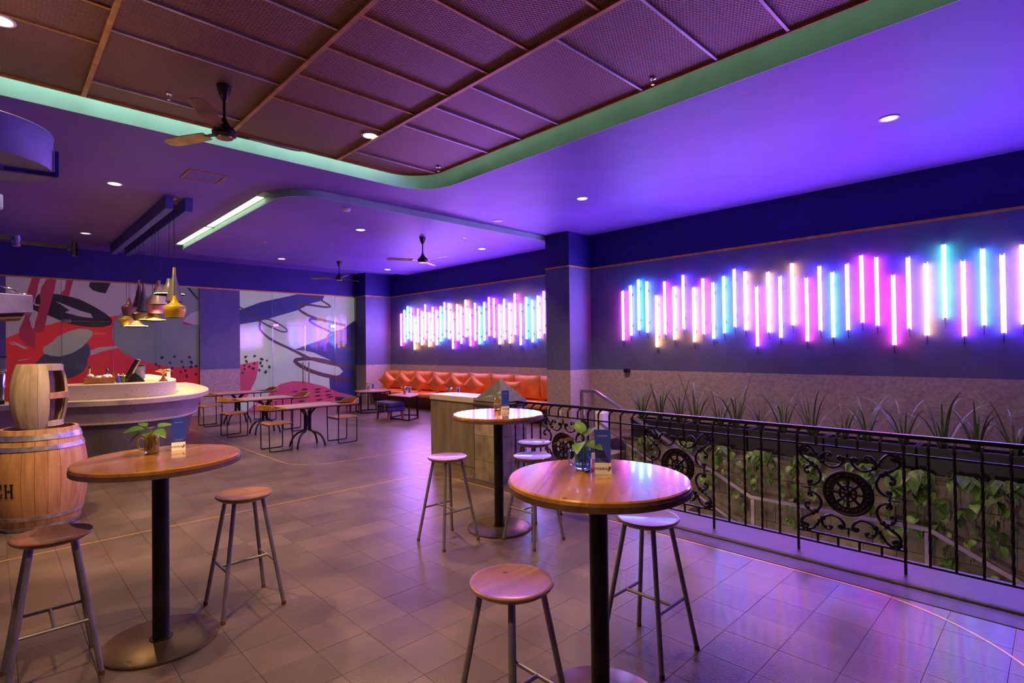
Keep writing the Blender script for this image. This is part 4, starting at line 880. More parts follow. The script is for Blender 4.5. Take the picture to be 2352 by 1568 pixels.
def card(x, y, z, rz, label, s=1.0, plain=False):
    """acrylic tent with a blue card above a white foot"""
    t = thing('menu_stand', label, 'menu stand', (x, y, z), rz, 'menu stands')
    t.scale = (s, s, s)
    MB().prism([(-.026, 0), (.028, 0), (.028, .002), (.003, .046), (-.001, .046)], -.036, .036, 'x').build('foot', T['cardw'], t, 0)
    b = MB().box((0, .002, .115), (.070, .003, .155)).build('blue_card', T['card'], t, 0)
    if not plain:
        o = inst('heading_lines', text_mesh('SCAN HERE', .0075, 'heading', T['print'], .0004), b, (0, -.0002, .062), (PI / 2, 0, 0))
        o = inst('heading_lines', text_mesh('TO ACCESS OUR MENU', .0042, 'heading', T['print'], .0004), b, (0, -.0002, .053), (PI / 2, 0, 0))
        for zz, ww in ((.1665, .044), (.163, .044)): MB().box((0, .0002, zz), (ww, .0008, .0012)).build('rule', T['print'], b, 0)
        tilt = math.atan2(.044, .025)
        f_ = inst('lettering', text_mesh('VODKA', .0155, 'vodka', T['redp'], .0006, spacing=1.06, bold=.0006), t, (-.0095, -.0142, .0215), (tilt, 0, 0))
        e = MB()
        e.prism([(-.009 + .002, -.010), (-.002, -.012), (.003, -.006), (.008, .000), (.009, .008), (.004, .012), (-.003, .008), (-.006, .0)], 0, .0006)
        em = e.build('emblem', T['greyp'], t, 0, loc=(.0255, -.0146, .0215)); em.rotation_euler = (tilt, 0, 0)
        er = MB().lathe([(.0001, 0), (.004, 0), (.004, .0009), (.0001, .0009)], n=12).build('emblem_seal', T['redp'], em, loc=(.002, .003, 0))
    return t
CY = -YAW
ZT_ = 1.0305
jar(.68, 3.74, ZT_, CY + .75, T['gyel'], 'yellow glass jar with pothos leaves on the left high table', [(2.9, -.55, .085, .015), (.3, .25, .085, .02), (1.6, .2, .06, .015), (3.3, .15, .08, .02), (-1.2, -.2, .07, .01), (-2.0, .1, .07, .0), (2.2, .5, .05, .03)])
card(.815, 3.735, ZT_, CY + .55, 'blue menu stand beside the yellow jar on the left table')
jar(2.05, 1.63, ZT_, CY + .25, T['gblue'], 'blue glass handle jar with leaves on the largest table', [(3.0, .1, .085, .005), (-.3, .3, .07, .01), (1.4, .9, .065, .03), (-1.3, .1, .07, -.005), (-2.2, -.1, .07, .0), (.6, .7, .06, .02)], 1.08)
card(2.055, 1.515, ZT_, CY - .05, 'blue menu stand on the largest high table', 1.05)
jar(3.48, 3.79, ZT_, CY + 1.6, T['gyel'], 'yellow glass jar with one broad leaf on the table by the pier', [(1.5, .05, .10, .0), (-1.6, .5, .05, .02), (-.4, .6, .06, .02), (-1.2, .9, .05, .03)])
card(3.455, 3.655, ZT_, CY + .3, 'blue menu stand on the table by the pier')

# ------------------------------------------------------------------ iron railing along the stair well
RX = 4.57
rail = thing('iron_railing', 'black wrought iron railing with round medallions along the stair well', 'railing', (RX, 0, 0))
Y0, Y1 = -1.28, 4.70
MB().box((.065, (Y0 + Y1) / 2, .962), (.045, Y1 - Y0, .028)).build('top_rail', T['iron'], rail, bevel=.004)
MB().box((0, (Y0 + Y1) / 2, .845), (.014, Y1 - Y0, .014)).build('mid_rail', T['iron'], rail, bevel=.002)
MB().box((0, (Y0 + Y1) / 2, .100), (.014, Y1 - Y0, .014)).build('bottom_rail', T['iron'], rail, bevel=.002)
def hook(z0):
    h = .93
    P = [(0, 0, z0)] + [(0, 0, z0 + (h - .03 - z0) * k / 28) for k in range(1, 29)] + [(.006, 0, h - .008), (.022, 0, h + .008), (.045, 0, h + .016), (.06, 0, h + .018)]
    return P
bal_me = MB().tube(hook(.10), .0098, 4, tw=lambda t: PI / 4 + (14 * max(0, min(1, (t - .06) / .82)))).mesh('baluster', T['iron'], 20)
short_me = MB().tube(hook(.845), .0098, 4).mesh('baluster', T['iron'], 30)
post_me = MB().tube(hook(.005), .0115, 4, tw=lambda t: PI / 4 + (14 * max(0, min(1, (t - .12) / .75)))).mesh('post', T['iron'], 20)
stub_me = MB().box((0, 0, .135), (.012, .014, .07)).mesh('stub', T['iron'], 0)
BAY = .69; P0 = .80
# medallion geometry (u along the rail, v up), centred
def uv(u, v, d=0): return (d, u, v)
def oct_path():
    main = [(.045, .243), (.060, .248), (.056, .266), (.034, .264), (.028, .236), (.055, .197), (.105, .180), (.160, .203), (.200, .252), (.235, .303), (.275, .322), (.303, .300), (.298, .276), (.280, .280)]
    side = [(.178, .228), (.172, .262), (.150, .288), (.120, .290), (.108, .270), (.122, .262)]
    return main, side
def place(p, swap, su, sv):
    u, v = (p[1], p[0]) if swap else p
    return uv(u * su, v * sv)
scrolls = []
for su in (-1, 1):
    for sv in (-1, 1):
        for swap in (0, 1):
            m_ = MB(); a, b = oct_path()
            m_.tube(smooth_path([place(p, swap, su, sv) for p in a], 4), .0105, 6)
            m_.tube(smooth_path([place(p, swap, su, sv) for p in b], 3), .0105, 6, r1=.007)
            for q, r_ in (((.170, .215), .017), ((.192, .24), .015), ((.21, .27), .012), ((.155, .275), .012), ((.122, .268), .011), ((.047, .252), .012), ((.286, .284), .012), ((.305, .318), .013)):
                c = place(q, swap, su, sv); m_.ball(c, r_ * 1.2, 8, 5, (.7, 1, 1))
            scrolls.append(m_.mesh('scroll', T['iron'], 60))
def ring(r, rt, n=40, sq=1.0):
    return MB().tube([(0, r * math.cos(2 * PI * k / n), r * math.sin(2 * PI * k / n)) for k in range(n)], rt, 8, True)
out_me = ring(.158, .011).mesh('outer_ring', T['iron'], 60)
bm_ = MB()
for k in range(28):
    a = 2 * PI * k / 28; bm_.ball((0, .131 * math.cos(a), .131 * math.sin(a)), .012 + .004 * (k % 2), 7, 4, (.8, 1, 1))
nr = 40
V = []; F = []
for k in range(nr):
    a = 2 * PI * k / nr
    for rr, xx in ((.108, -.006), (.155, -.006), (.155, .006), (.108, .006)): V.append((xx, rr * math.cos(a), rr * math.sin(a)))
for k in range(nr):
    k2 = (k + 1) % nr
    for q in range(4): F.append((4 * k + q, 4 * k + (q + 1) % 4, 4 * k2 + (q + 1) % 4, 4 * k2 + q))
bm_.add(V, F); band_me = bm_.mesh('floral_band', T['iron'], 50)
in_me = ring(.104, .008, 32).mesh('inner_ring', T['iron'], 60)
hb = MB(); hb.ball((0, 0, 0), .026, 12, 8, (.8, 1, 1))
hb.tube([(0, .055 * math.cos(2 * PI * k / 28), .055 * math.sin(2 * PI * k / 28)) for k in range(28)], .009, 8, True)
for k in range(8):
    a = 2 * PI * k / 8; hb.tube([(0, .02 * math.cos(a), .02 * math.sin(a)), (0, .056 * math.cos(a), .056 * math.sin(a))], .010, 6)
hub_me = hb.mesh('hub', T['iron'], 50)
spk = MB(); spk.tube([uv(.056, 0), uv(.108, 0)], .012, 6); spoke_me = spk.mesh('spoke', T['iron'], 50)
fl = MB()
for c, r_, sc_ in (((0, 0, .022), .016, (.7, .55, 1.6)), ((0, -.018, 0), .011, (.8, 1, .8)), ((0, .018, 0), .011, (.8, 1, .8)), ((0, 0, -.004), .013, (.8, 1, .7))): fl.ball(c, r_, 8, 5, sc_)
fl.tube([(0, 0, .03), (0, 0, .062)], .007, 6, r1=.0015); fleur_me = fl.mesh('finial', T['iron'], 60)
k = -3
while True:
    ya = P0 + BAY * k; yb = ya + BAY
    if ya > 4.5: break
    if ya >= Y0 - .01: inst('post', post_me, rail, (0, ya, 0))
    med = (k % 2 == 0) and yb < 4.4
    for j in range(1, 5):
        yy = ya + BAY * j / 5
        if yy > Y1 - .03: continue
        inst('baluster', short_me if med else bal_me, rail, (0, yy, 0))
        if med: inst('stub', stub_me, rail, (0, yy, 0))
    if med:
        MB().box((0, (ya + yb) / 2, .172), (.016, BAY, .014)).build('lower_rail', T['iron'], rail)
        md = inst('medallion', out_me, rail, (0, (ya + yb) / 2, .508))
        inst('floral_band', band_me, md); inst('inner_ring', in_me, md); inst('hub', hub_me, md)
        for q in range(8): inst('spoke', spoke_me, md, rot=(2 * PI * q / 8, 0, 0))
        for s_ in scrolls: inst('scroll', s_, md)
        for q, (dy, dz) in enumerate(((0, .262), (-.262, 0), (0, -.262), (.262, 0))): inst('finial', fleur_me, md, (0, dy, dz), (PI / 2 * q, 0, 0))
    k += 1

# ------------------------------------------------------------------ steel stair handrail
hr = thing('stair_handrail', 'brushed steel double handrail of the stairs beside the planted wall', 'handrail', (7.5, 0, 0))
def bar(path, wd, name='rail', mat='steel'):
    return MB().tube(path, wd, 4).build(name, T[mat], hr, 20)
top = [(0, 5.69, .86), (0, 3.04, -.46), (0, 1.09, -.455), (0, -1.2, -1.60)]
bar(top, .034, 'top_rail')
bar([(0, 5.61, .32), (0, 3.30, -.84), (0, 2.98, -.98)], .026, 'lower_rail')
bar([(0, 5.69, .845), (0, 5.98, .845)], .034, 'top_rail')
for yy, z0, z1 in ((5.72, 0, .83), (5.97, 0, .83), (3.02, -1.32, -.49), (1.11, -1.32, -.49)): bar([(0, yy, z0), (0, yy, z1)], .032, 'post', 'steel')
t = thing('utility_box', 'white plastic box standing on the floor beside the column', 'box', (8.36, 6.18, 0))
MB().box((0, 0, .19), (.20, .20, .38)).build('body', T['white'], t, bevel=.02, seg=3)
MB().box((0, 0, .385), (.17, .17, .02)).build('lid', T['white'], t, bevel=.006)
for loc, rot_, lab in (((8.258, 7.14, .29), 0, 'white power socket with cable on the dark side of the column'), ((8.62, 6.848, .29), PI / 2, 'white power socket on the lit side of the column')):
    t = thing('power_socket', lab, 'socket', loc, rot_)
    MB().box((-.012, 0, 0), (.024, .10, .11)).build('plate', T['white'], t, bevel=.006)
    MB().box((-.026, 0, 0), (.006, .05, .055)).build('outlet', T['white'], t, bevel=.003)
t = thing('wall_speaker', 'small black box mounted on the concrete band of the near wall', 'speaker', (XR, 5.96, 1.15))
MB().box((-.04, 0, 0), (.08, .11, .075)).build('housing', T['black'], t, bevel=.006)
MB().box((-.082, 0, -.004), (.006, .085, .05)).build('grille', T['blackm'], t)

# ------------------------------------------------------------------ black troughs with strappy plants
ytr = 5.18; n = 0
PLACES = ['first trough from the column', 'second trough from the column', 'third trough from the column', 'fourth trough from the column', 'fifth trough from the column', 'sixth trough from the column', 'seventh trough from the column']
blade_mes = []
for q in range(6):
    m_ = MB(); V = []; F = []; N_ = 9; ln = 1.0; bend = (.25, .55, .9, 1.25, .1, .7)[q]
    x = z = 0; a = PI / 2 - .08
    for i in range(N_ + 1):
        u = i / N_; wd = .020 * (1 - u) ** .6 * (1 if u > .05 else .75) + .0006
        V += [(x, -wd, z), (x - .006, 0, z - .004), (x, wd, z)]
        a -= bend * 2.2 * u / N_ * (1.5 if u > .55 else 1); x += math.cos(a) * ln / N_; z += math.sin(a) * ln / N_
    for i in range(N_):
        for k2 in range(2): F.append((3 * i + k2, 3 * i + k2 + 1, 3 * i + 4 + k2, 3 * i + 3 + k2))
    blade_mes.append(m_.add(V, F).mesh('leaf', T['grass'], 80))
rp_ = random.Random(11)
pn = 0
while ytr > -1.0:
    L_ = .98; yc = ytr - L_ / 2
    t = thing('planter_trough', 'black plastic planter trough on the ledge, %s' % PLACES[n], 'planter', (7.97, yc, .097), 0, 'planter troughs on the ledge')
    m_ = MB()
    for c, d in (((-.145, 0, .15), (.02, L_ - .02, .30)), ((.145, 0, .15), (.02, L_ - .02, .30)), ((0, -L_ / 2 + .02, .15), (.27, .02, .30)), ((0, L_ / 2 - .02, .15), (.27, .02, .30)), ((0, 0, .01), (.27, L_ - .05, .02))): m_.box(c, d)
    m_.build('body', T['trough'], t, 0)
    m_ = MB()
    for c, d in (((-.155, 0, .295), (.03, L_ - .005, .025)), ((.155, 0, .295), (.03, L_ - .005, .025)), ((0, -L_ / 2 + .015, .295), (.28, .025, .025)), ((0, L_ / 2 - .015, .295), (.28, .025, .025))): m_.box(c, d)
    m_.build('rim', T['trough'], t, 0)
    MB().box((0, 0, .265), (.27, L_ - .06, .02)).build('soil', T['soil'], t, 0)
    for j in range(3):
        py_ = yc + (j - 1) * .31 + rp_.uniform(-.05, .05)
        hg = rp_.uniform(.48, .80) * (1.25 if (n in (2, 4) and j == 1) else 1)
        pl = thing('strappy_plant', 'strap-leaved plant, %s in the %s' % (('nearest the column', 'middle one', 'farthest from the column')[j], PLACES[n]), 'plant', (7.97 + rp_.uniform(-.04, .04), py_, .372), 0, 'strap-leaved plants in the troughs')
        nb = 15
        for b_ in range(nb):
            az = 2 * PI * b_ / nb + rp_.uniform(-.35, .35); s_ = hg * rp_.uniform(.55, 1.25)
            me = blade_mes[rp_.choice((0, 1, 1, 2, 2, 3, 4, 5))]
            inst('leaf', me, pl, (.02 * math.cos(az), .03 * math.sin(az), -.005), (0, rp_.uniform(.0, .38), az), (s_, s_ * 1.1, s_))
    ytr -= L_ + .005; n += 1

# ------------------------------------------------------------------ pothos hanging over the stone wall
LEAFV = [leaf_mesh('leaf', T['leaf'], 1, .74, .2, .25), leaf_mesh('leaf', T['leaf'], 1, .62, .25, .45)]
VINES = [(4.78, 'pothos vine hanging nearest the top of the stairs', 14, .60, .07), (4.15, 'short pothos vine left of the handrail bend', 14, .65, .075), (3.55, 'full pothos vine above the handrail bend', 28, .85, .09),
         (2.95, 'pothos vine just right of the handrail bend', 26, .90, .09), (2.42, 'pothos vine behind the level handrail', 26, .90, .10), (1.80, 'pothos vine behind the first full medallion', 22, .80, .10),
         (1.25, 'large-leaved pothos vine right of the medallion', 30, .95, .13), (.82, 'pothos vine with long trailing shoot at right', 22, .90, .10), (.42, 'pothos vine low on the wall at the right edge', 24, 1.0, .10), (-.05, 'pothos vine just outside the right edge', 18, .9, .1)]
rv = random.Random(5)
for y, lab, nl, drop, ls in VINES:
    nl = int(nl * 1.9); ls *= 1.02
    t = thing('pothos_vine', lab, 'vine', (7.725, y, .10), 0, 'pothos vines on the stone wall')
    nst = max(4, nl // 10)
    strands = []
    for s_ in range(nst):
        dy = (s_ - (nst - 1) / 2) * .13 + rv.uniform(-.05, .05); dr = drop * rv.uniform(.55, 1.1)
        P = [(.05, dy * .3, .02), (-.03, dy * .5, .04), (-.05, dy * .8, -.10), (-.045, dy + rv.uniform(-.05, .05), -.45 * dr), (-.04, dy * 1.2 + rv.uniform(-.1, .1), -dr)]
        P = smooth_path(P, 4); strands.append(P)
        MB().tube(P, .004, 5).build('stem', T['stem'], t)
    for q in range(nl):
        P = strands[q % nst]; u = rv.uniform(.12, 1); p = P[min(len(P) - 1, int(u * (len(P) - 1)))]
        az = PI + rv.uniform(-1.15, 1.15); s_ = ls * rv.uniform(.75, 1.5) * (1.25 if u < .4 else 1)
        inst('leaf', rv.choice(LEAFV), t, (p[0] - .012 * rv.random(), p[1] + rv.uniform(-.03, .03), p[2]), (rv.uniform(-.6, .6), rv.uniform(.35, 1.15), az), (s_, s_, s_))

# ------------------------------------------------------------------ stone pier and concrete box at the head of the railing
t = thing('stone_pier', 'stone gate pier with pyramid cap at the end of the railing', 'pier', (4.57, 4.93, 0))
MB().box((0, 0, .455), (.44, .44, .91)).build('core', T['grout'], t, 0)
for j, (z0, z1) in enumerate(((0, .24), (.24, .55), (.55, .75), (.75, .905))):
    for sx, sy in ((-1, 0), (1, 0), (0, -1), (0, 1)):
        for k in range(2):
            c = -.115 if k == 0 else .115
            off = .05 * (1 if j % 2 else -1)
            a0, a1 = ((-.23, off) if k == 0 else (off, .23)); c = (a0 + a1) / 2; d = a1 - a0 - .004
            if sx: MB().box((sx * .222, c, (z0 + z1) / 2), (.02, d, z1 - z0 - .004)).build('stone_block', T['stoneA'], t, 0)
            else: MB().box((c, sy * .222, (z0 + z1) / 2), (d, .02, z1 - z0 - .004)).build('stone_block', T['stoneA'], t, 0)
MB().lathe([(.342, .905), (.356, .925), (.356, .945), (.325, .955), (.325, .968), (.335, .972), (.0001, 1.24)], n=4, a0=PI / 4, a1=PI / 4 + 2 * PI).build('pyramid_cap', T['capst'], t, 20)
t = thing('concrete_stand', 'concrete host stand with pale terrazzo top beside the pier', 'stand', (4.62, 5.73, 0))
box_poly = [(-.19, -.45), (.10, -.45)] + arc(.10, -.35, .10, -90, 0, 5)[1:] + [(.20, .25)] + arc(-.05, .25, .25, 0, 60, 6)[1:] + [(-.19, .48)]
MB().prism(box_poly, .10, .92).build('body', T['concrete'], t, 30)
MB().prism([(p[0] * .96, p[1] * .98) for p in box_poly], 0, .10).build('plinth', T['concrete'], t, 30)
MB().prism([(p[0] * 1.06, p[1] * 1.02) for p in box_poly], .92, .992).build('terrazzo_top', T['terr'], t, 30, bevel=.004)

# ------------------------------------------------------------------ dining set
def dining_table(x, y, label):
    t = thing('dining_table', label, 'table', (x, y, 0), 0, 'dining tables')
    MB().box((0, 0, .690), (.92, .62, .022)).build('tabletop', T['dtop'], t, bevel=.004)
    MB().box((0, 0, .672), (.905, .605, .014)).build('edge_frame', T['blackm'], t)
    for sx in (-1, 1):
        for sy in (-1, 1):
            P = [(sx * .235, sy * .16, .0), (sx * .225, sy * .15, .07), (sx * .185, sy * .12, .17), (sx * .12, sy * .08, .235), (sx * .05, sy * .04, .265), (sx * .036, sy * .03, .32), (sx * .036, sy * .03, .50), (sx * .045, sy * .035, .56), (sx * .085, sy * .06, .62), (sx * .12, sy * .085, .668)]
            MB().tube(smooth_path(P, 3), .018, 6).build('leg', T['blackm'], t, 50)
    MB().box((0, 0, .43), (.05, .05, .18)).build('centre_plate', T['blackm'], t)
    return t
dining_table(3.86, 8.97, 'dining table nearest the camera in front of the bar end')
dining_table(3.90, 11.05, 'middle dining table of the row')
dining_table(4.00, 13.02, 'farthest dining table in front of the blue pilaster')
def make_chair(x, y, rz, label):
    """front faces local +x"""
    t = thing('dining_chair', label, 'chair', (x, y, 0), rz, 'dining chairs')
    m_ = MB(); m_.prism([(-.19, -.17), (-.15, -.20), (.16, -.20), (.20, -.16), (.20, .16), (.16, .20), (-.15, .20), (-.19, .17)], .428, .450)
    m_.build('seat', T['chairw'], t, 30, bevel=.004)
    # bent wooden back and arm band
    path = [(.14, -.245)] + [(.05, -.245)] + arc(-.03, 0, .245, -90, -270, 14) + [(.05, .245), (.14, .245)]
    V = []; F = []; n = len(path)
    for i, p in enumerate(path):
        u = abs(i - (n - 1) / 2) / ((n - 1) / 2)
        e = max(0, min(1, (u - .42) / .26)); e = e * e * (3 - 2 * e)
        zt = .755 - .062 * e; zb = .668
        q0 = path[max(i - 1, 0)]; q1 = path[min(i + 1, n - 1)]
        tx, ty = q1[0] - q0[0], q1[1] - q0[1]; l = math.hypot(tx, ty); nx, ny = ty / l, -tx / l
        th = .014 + .014 * e
        V += [(p[0] - nx * th, p[1] - ny * th, zb), (p[0] + nx * th, p[1] + ny * th, zb), (p[0] + nx * th, p[1] + ny * th, zt), (p[0] - nx * th, p[1] - ny * th, zt)]
    for i in range(n - 1):
        for k2 in range(4): F.append((4 * i + k2, 4 * i + (k2 + 1) % 4, 4 * i + 4 + (k2 + 1) % 4, 4 * i + 4 + k2))
    F += [(3, 2, 1, 0), tuple(4 * n - 4 + k2 for k2 in range(4))]
    m2 = MB(); m2.add(V, F); m2.build('back_band', T['chairw'], t, 50, bevel=.003)
    # tube hoop under the band
    MB().tube([(p[0] * .98, p[1] * .97, .660) for p in path], .0085, 8).build('hoop', T['blackm'], t, 60)
    for s_ in (-1, 1):
        P = [(.13, s_ * .238, .660), (.165, s_ * .235, .648), (.178, s_ * .225, .615), (.178, s_ * .205, .06), (.170, s_ * .203, .025), (.145, s_ * .20, .011), (-.14, s_ * .19, .011), (-.165, s_ * .19, .022), (-.175, s_ * .19, .05), (-.180, s_ * .185, .42)]
        MB().tube(smooth_path(P, 4), .0095, 8).build('side_frame', T['blackm'], t, 60)
    MB().tube([(.178, -.21, .42), (.178, .21, .42)], .008, 8).build('seat_rail', T['blackm'], t, 60)
    MB().tube([(-.180, -.185, .42), (-.180, .185, .42)], .008, 8).build('seat_rail', T['blackm'], t, 60)
    return t
ch = make_chair(3.36, 9.02, 0, 'dining chair with back to the bar, at the nearest dining table')
copy_thing(ch, (4.49, 8.97, 0), PI, 'dining chair right of the nearest dining table')
copy_thing(ch, (3.36, 11.14, 0), 0, 'dining chair left of the middle dining table')
copy_thing(ch, (4.50, 11.02, 0), PI, 'dining chair right of the middle dining table')
copy_thing(ch, (3.46, 13.08, 0), 0, 'dining chair left of the farthest dining table, behind the bar corner')
copy_thing(ch, (4.66, 13.18, 0), PI, 'dining chair right of the farthest dining table')

# ------------------------------------------------------------------ lounge: banquette, cushions, tables, ottomans
SY0, SY1 = 7.50, 14.60
t = thing('banquette', 'long orange banquette with maroon base along the neon wall', 'sofa', (XR, (SY0 + SY1) / 2, 0))
SL = SY1 - SY0
MB().prism([(-.55, 0), (-.72, .33), (-.001, .33), (-.001, 0)], -SL / 2, SL / 2, 'y').build('base', T['maroon'], t, 0, bevel=.004)
ns = 4
for k in range(ns):
    y0 = -SL / 2 + SL * k / ns
    MB().box((-.385, y0 + SL / ns / 2, .385), (.75, SL / ns - .01, .11)).build('seat_pad', T['leather'], t, bevel=.035, seg=4)
def pillow(w_, h_, t_, n=12, pinch=.10):
    V = []; F = []
    for s_ in (1, -1):
        for i in range(n + 1):
            for j in range(n + 1):
                u, v = -1 + 2 * i / n, -1 + 2 * j / n
                x = u * w_ / 2 * (1 - pinch * (1 - v * v) * abs(u)); z = v * h_ / 2 * (1 - pinch * (1 - u * u) * abs(v))
                y = s_ * (t_ / 2 * max(0, (1 - u ** 4) * (1 - v ** 4)) ** .55 + .004)
                V.append((x, y, z))
    m = (n + 1) ** 2
    for s_ in range(2):
        for i in range(n):
            for j in range(n): F.append(tuple(s_ * m + q for q in (i * (n + 1) + j, (i + 1) * (n + 1) + j, (i + 1) * (n + 1) + j + 1, i * (n + 1) + j + 1)))
    edge = [i * (n + 1) for i in range(n + 1)] + [n * (n + 1) + j for j in range(1, n + 1)] + [i * (n + 1) + n for i in range(n - 1, -1, -1)] + [j for j in range(n - 1, 0, -1)]
    for k in range(len(edge)):
        a, b = edge[k], edge[(k + 1) % len(edge)]; F.append((a, b, b + m, a + m))
    return MB().add(V, F), edge, V
pb, pe, pv = pillow(.80, .56, .20, 12, .05)
back_me = pb.mesh('cushion_body', T['leather'], 60); pipe_me = MB().tube([(pv[i][0], 0, pv[i][2]) for i in pe], .008, 6, True).mesh('piping', T['leather'], 60)
qb, qe, qv = pillow(.43, .43, .17, 12, .13)
pil_me = qb.mesh('pillow_body', T['leather'], 60); pip2_me = MB().tube([(qv[i][0], 0, qv[i][2]) for i in qe], .006, 6, True).mesh('piping', T['leather'], 60)
rc = random.Random(4)
for k in range(9):
    y = 14.19 - .805 * k
    w_ = 1 if k < 8 else .62
    if k == 8: y += .14
    t = thing('back_cushion', 'orange leather back cushion, %s from the far corner of the banquette' % ORD(k + 1), 'cushion', (8.80, y, .718 + rc.uniform(-.008, .008)), PI / 2 + rc.uniform(-.03, .03), 'back cushions of the banquette')
    t.rotation_euler = (-.14, 0, PI / 2 + rc.uniform(-.03, .03))
    inst('cushion_body', back_me, t, scale=(w_, 1, 1)); inst('piping', pipe_me, t, scale=(w_, 1, 1))
for k, (y, z, dia) in enumerate(((14.01, .70, 1), (13.2, .70, 1), (12.41, .70, 1), (11.57, .69, 1), (10.85, .70, 1), (10.06, .70, 1), (8.66, .65, 0))):
    lab = 'orange throw pillow lying square behind the stone pier' if not dia else 'orange throw pillow set on its corner, %s from the far end' % ORD(k + 1)
    t = thing('throw_pillow', lab, 'pillow', (8.44, y, z + .015), 0, 'throw pillows on the banquette')
    t.rotation_euler = (-.20, 0, PI / 2 + (.42 if dia else .2) + rc.uniform(-.10, .10))
    inst('pillow_body', pil_me, t, rot=(0, PI / 4 * dia, 0)); inst('piping', pip2_me, t, rot=(0, PI / 4 * dia, 0))

def coffee_table(x, y, rz, poly, label):
    t = thing('coffee_table', label, 'table', (x, y, 0), rz, 'lounge tables')
    MB().prism(poly, .530, .552).build('tabletop', T['dtop'], t, 20, bevel=.003)
    ins = [(p[0] * .93, p[1] * .93) for p in poly]
    for zz, nm in ((.517, 'top_frame'), (.013, 'floor_frame')):
        MB().tube([(p[0], p[1], zz) for p in ins], .017, 4, True).build(nm, T['blackm'], t, 20)
    for p in ins: MB().tube([(p[0], p[1], .0), (p[0], p[1], .525)], .018, 4).build('leg', T['blackm'], t, 20)
    return t
hexp = [(-.47, -.18), (-.02, -.44), (.36, -.30), (.44, .12), (.10, .46), (-.34, .34)]
coffee_table(7.20, 12.66, 0, hexp, 'six-sided lounge table in front of the far corner of the banquette')
coffee_table(7.12, 10.92, 0, [(-.40, .22), (-.36, -.62), (.08, -.34), (.36, .10), (.18, .50)], 'lounge table beside the ottoman in front of the orange banquette')
coffee_table(7.62, 9.75, .2, [(-.36, -.30), (.20, -.42), (.38, .1), (.1, .45), (-.38, .38)], 'lounge table mostly hidden behind the concrete stand')
def ottoman(x, y, rz, label):
    t = thing('ottoman', label, 'ottoman', (x, y, 0), rz, 'ottomans')
    MB().box((0, 0, .250), (.44, .58, .10)).build('lower_pad', T['indigo'], t, bevel=.02, seg=3)
    MB().box((0, 0, .355), (.46, .60, .13)).build('upper_pad', T['indigo'], t, bevel=.045, seg=4)
    for yy in (-.17, .17):
        m_ = MB(); P = [(-.232, .20), (-.236, .36), (-.215, .412), (-.17, .424), (.17, .424), (.215, .412), (.236, .36), (.232, .20)]
        V = []; F = []
        for p in P:
            V += [(p[0], yy - .014, p[1]), (p[0], yy + .014, p[1]), (p[0] * .985, yy + .014, p[1] - .004), (p[0] * .985, yy - .014, p[1] - .004)]
        for i in range(len(P) - 1):
            for k2 in range(4): F.append((4 * i + k2, 4 * i + (k2 + 1) % 4, 4 * i + 4 + (k2 + 1) % 4, 4 * i + 4 + k2))
        F += [(3, 2, 1, 0), tuple(4 * len(P) - 4 + k2 for k2 in range(4))]
        m_.add(V, F).build('strap', T['strap'], t, 40)
    for sx in (-1, 1):
        for sy in (-1, 1): MB().tube([(sx * .17, sy * .24, .205), (sx * .18, sy * .25, 0)], .034, 4, r1=.022).build('leg', T['redleg'], t, 30)
    return t
ottoman(6.66, 10.95, 0, 'indigo ottoman with tan straps in front of the lounge table')
ottoman(6.68, 13.00, 0, 'indigo ottoman behind the dining chairs near the far glass')
# small pots and cards on the lounge tables
def bud_pot(x, y, z, label):
    t = thing('bud_vase', label, 'vase', (x, y, z), 0, 'vases on the lounge tables')
    MB().lathe([(.0001, 0), (.03, 0), (.033, .01), (.033, .10), (.028, .12), (.025, .12), (.028, .1), (.028, .012), (.0001, .012)], n=18).build('glass', T['gclear'], t, 60)
    for az, el in ((2.6, .3), (.5, .6), (4.2, .2), (3.4, .8)):
        tp = (.03 * math.cos(az), .03 * math.sin(az), .15)
        MB().tube([(0, 0, .015), (tp[0] * .4, tp[1] * .4, .1), tp], .002, 5).build('stem', T['stem'], t)
        inst('leaf', LEAFJ, t, tp, (0, -el, az), (.09, .09, .09))
def frame_card(x, y, z, rz, label):
    t = thing('card_frame', label, 'card', (x, y, z), rz, 'white framed cards on the lounge tables')
    MB().lathe([(.035, 0), (.033, .006), (.01, .012), (.008, .03), (.0001, .03)], n=16).build('foot', T['white'], t)
    MB().box((0, 0, .105), (.078, .008, .16)).build('frame', T['white'], t, bevel=.003)
    MB().box((0, -.0045, .108), (.052, .002, .125)).build('blue_card', T['card'], t)
bud_pot(7.18, 12.86, .552, 'small glass vase with leaves on the farthest lounge table'); frame_card(7.20, 12.66, .552, CY, 'white framed card on the farthest lounge table')
bud_pot(7.08, 10.98, .552, 'small glass vase with leaves on the lounge table by the ottoman'); frame_card(7.10, 10.80, .552, CY, 'white framed card on the lounge table by the ottoman')
bud_pot(7.52, 9.78, .552, 'small glass vase just visible over the concrete stand'); frame_card(7.62, 9.62, .552, CY, 'white framed card just visible over the concrete stand')

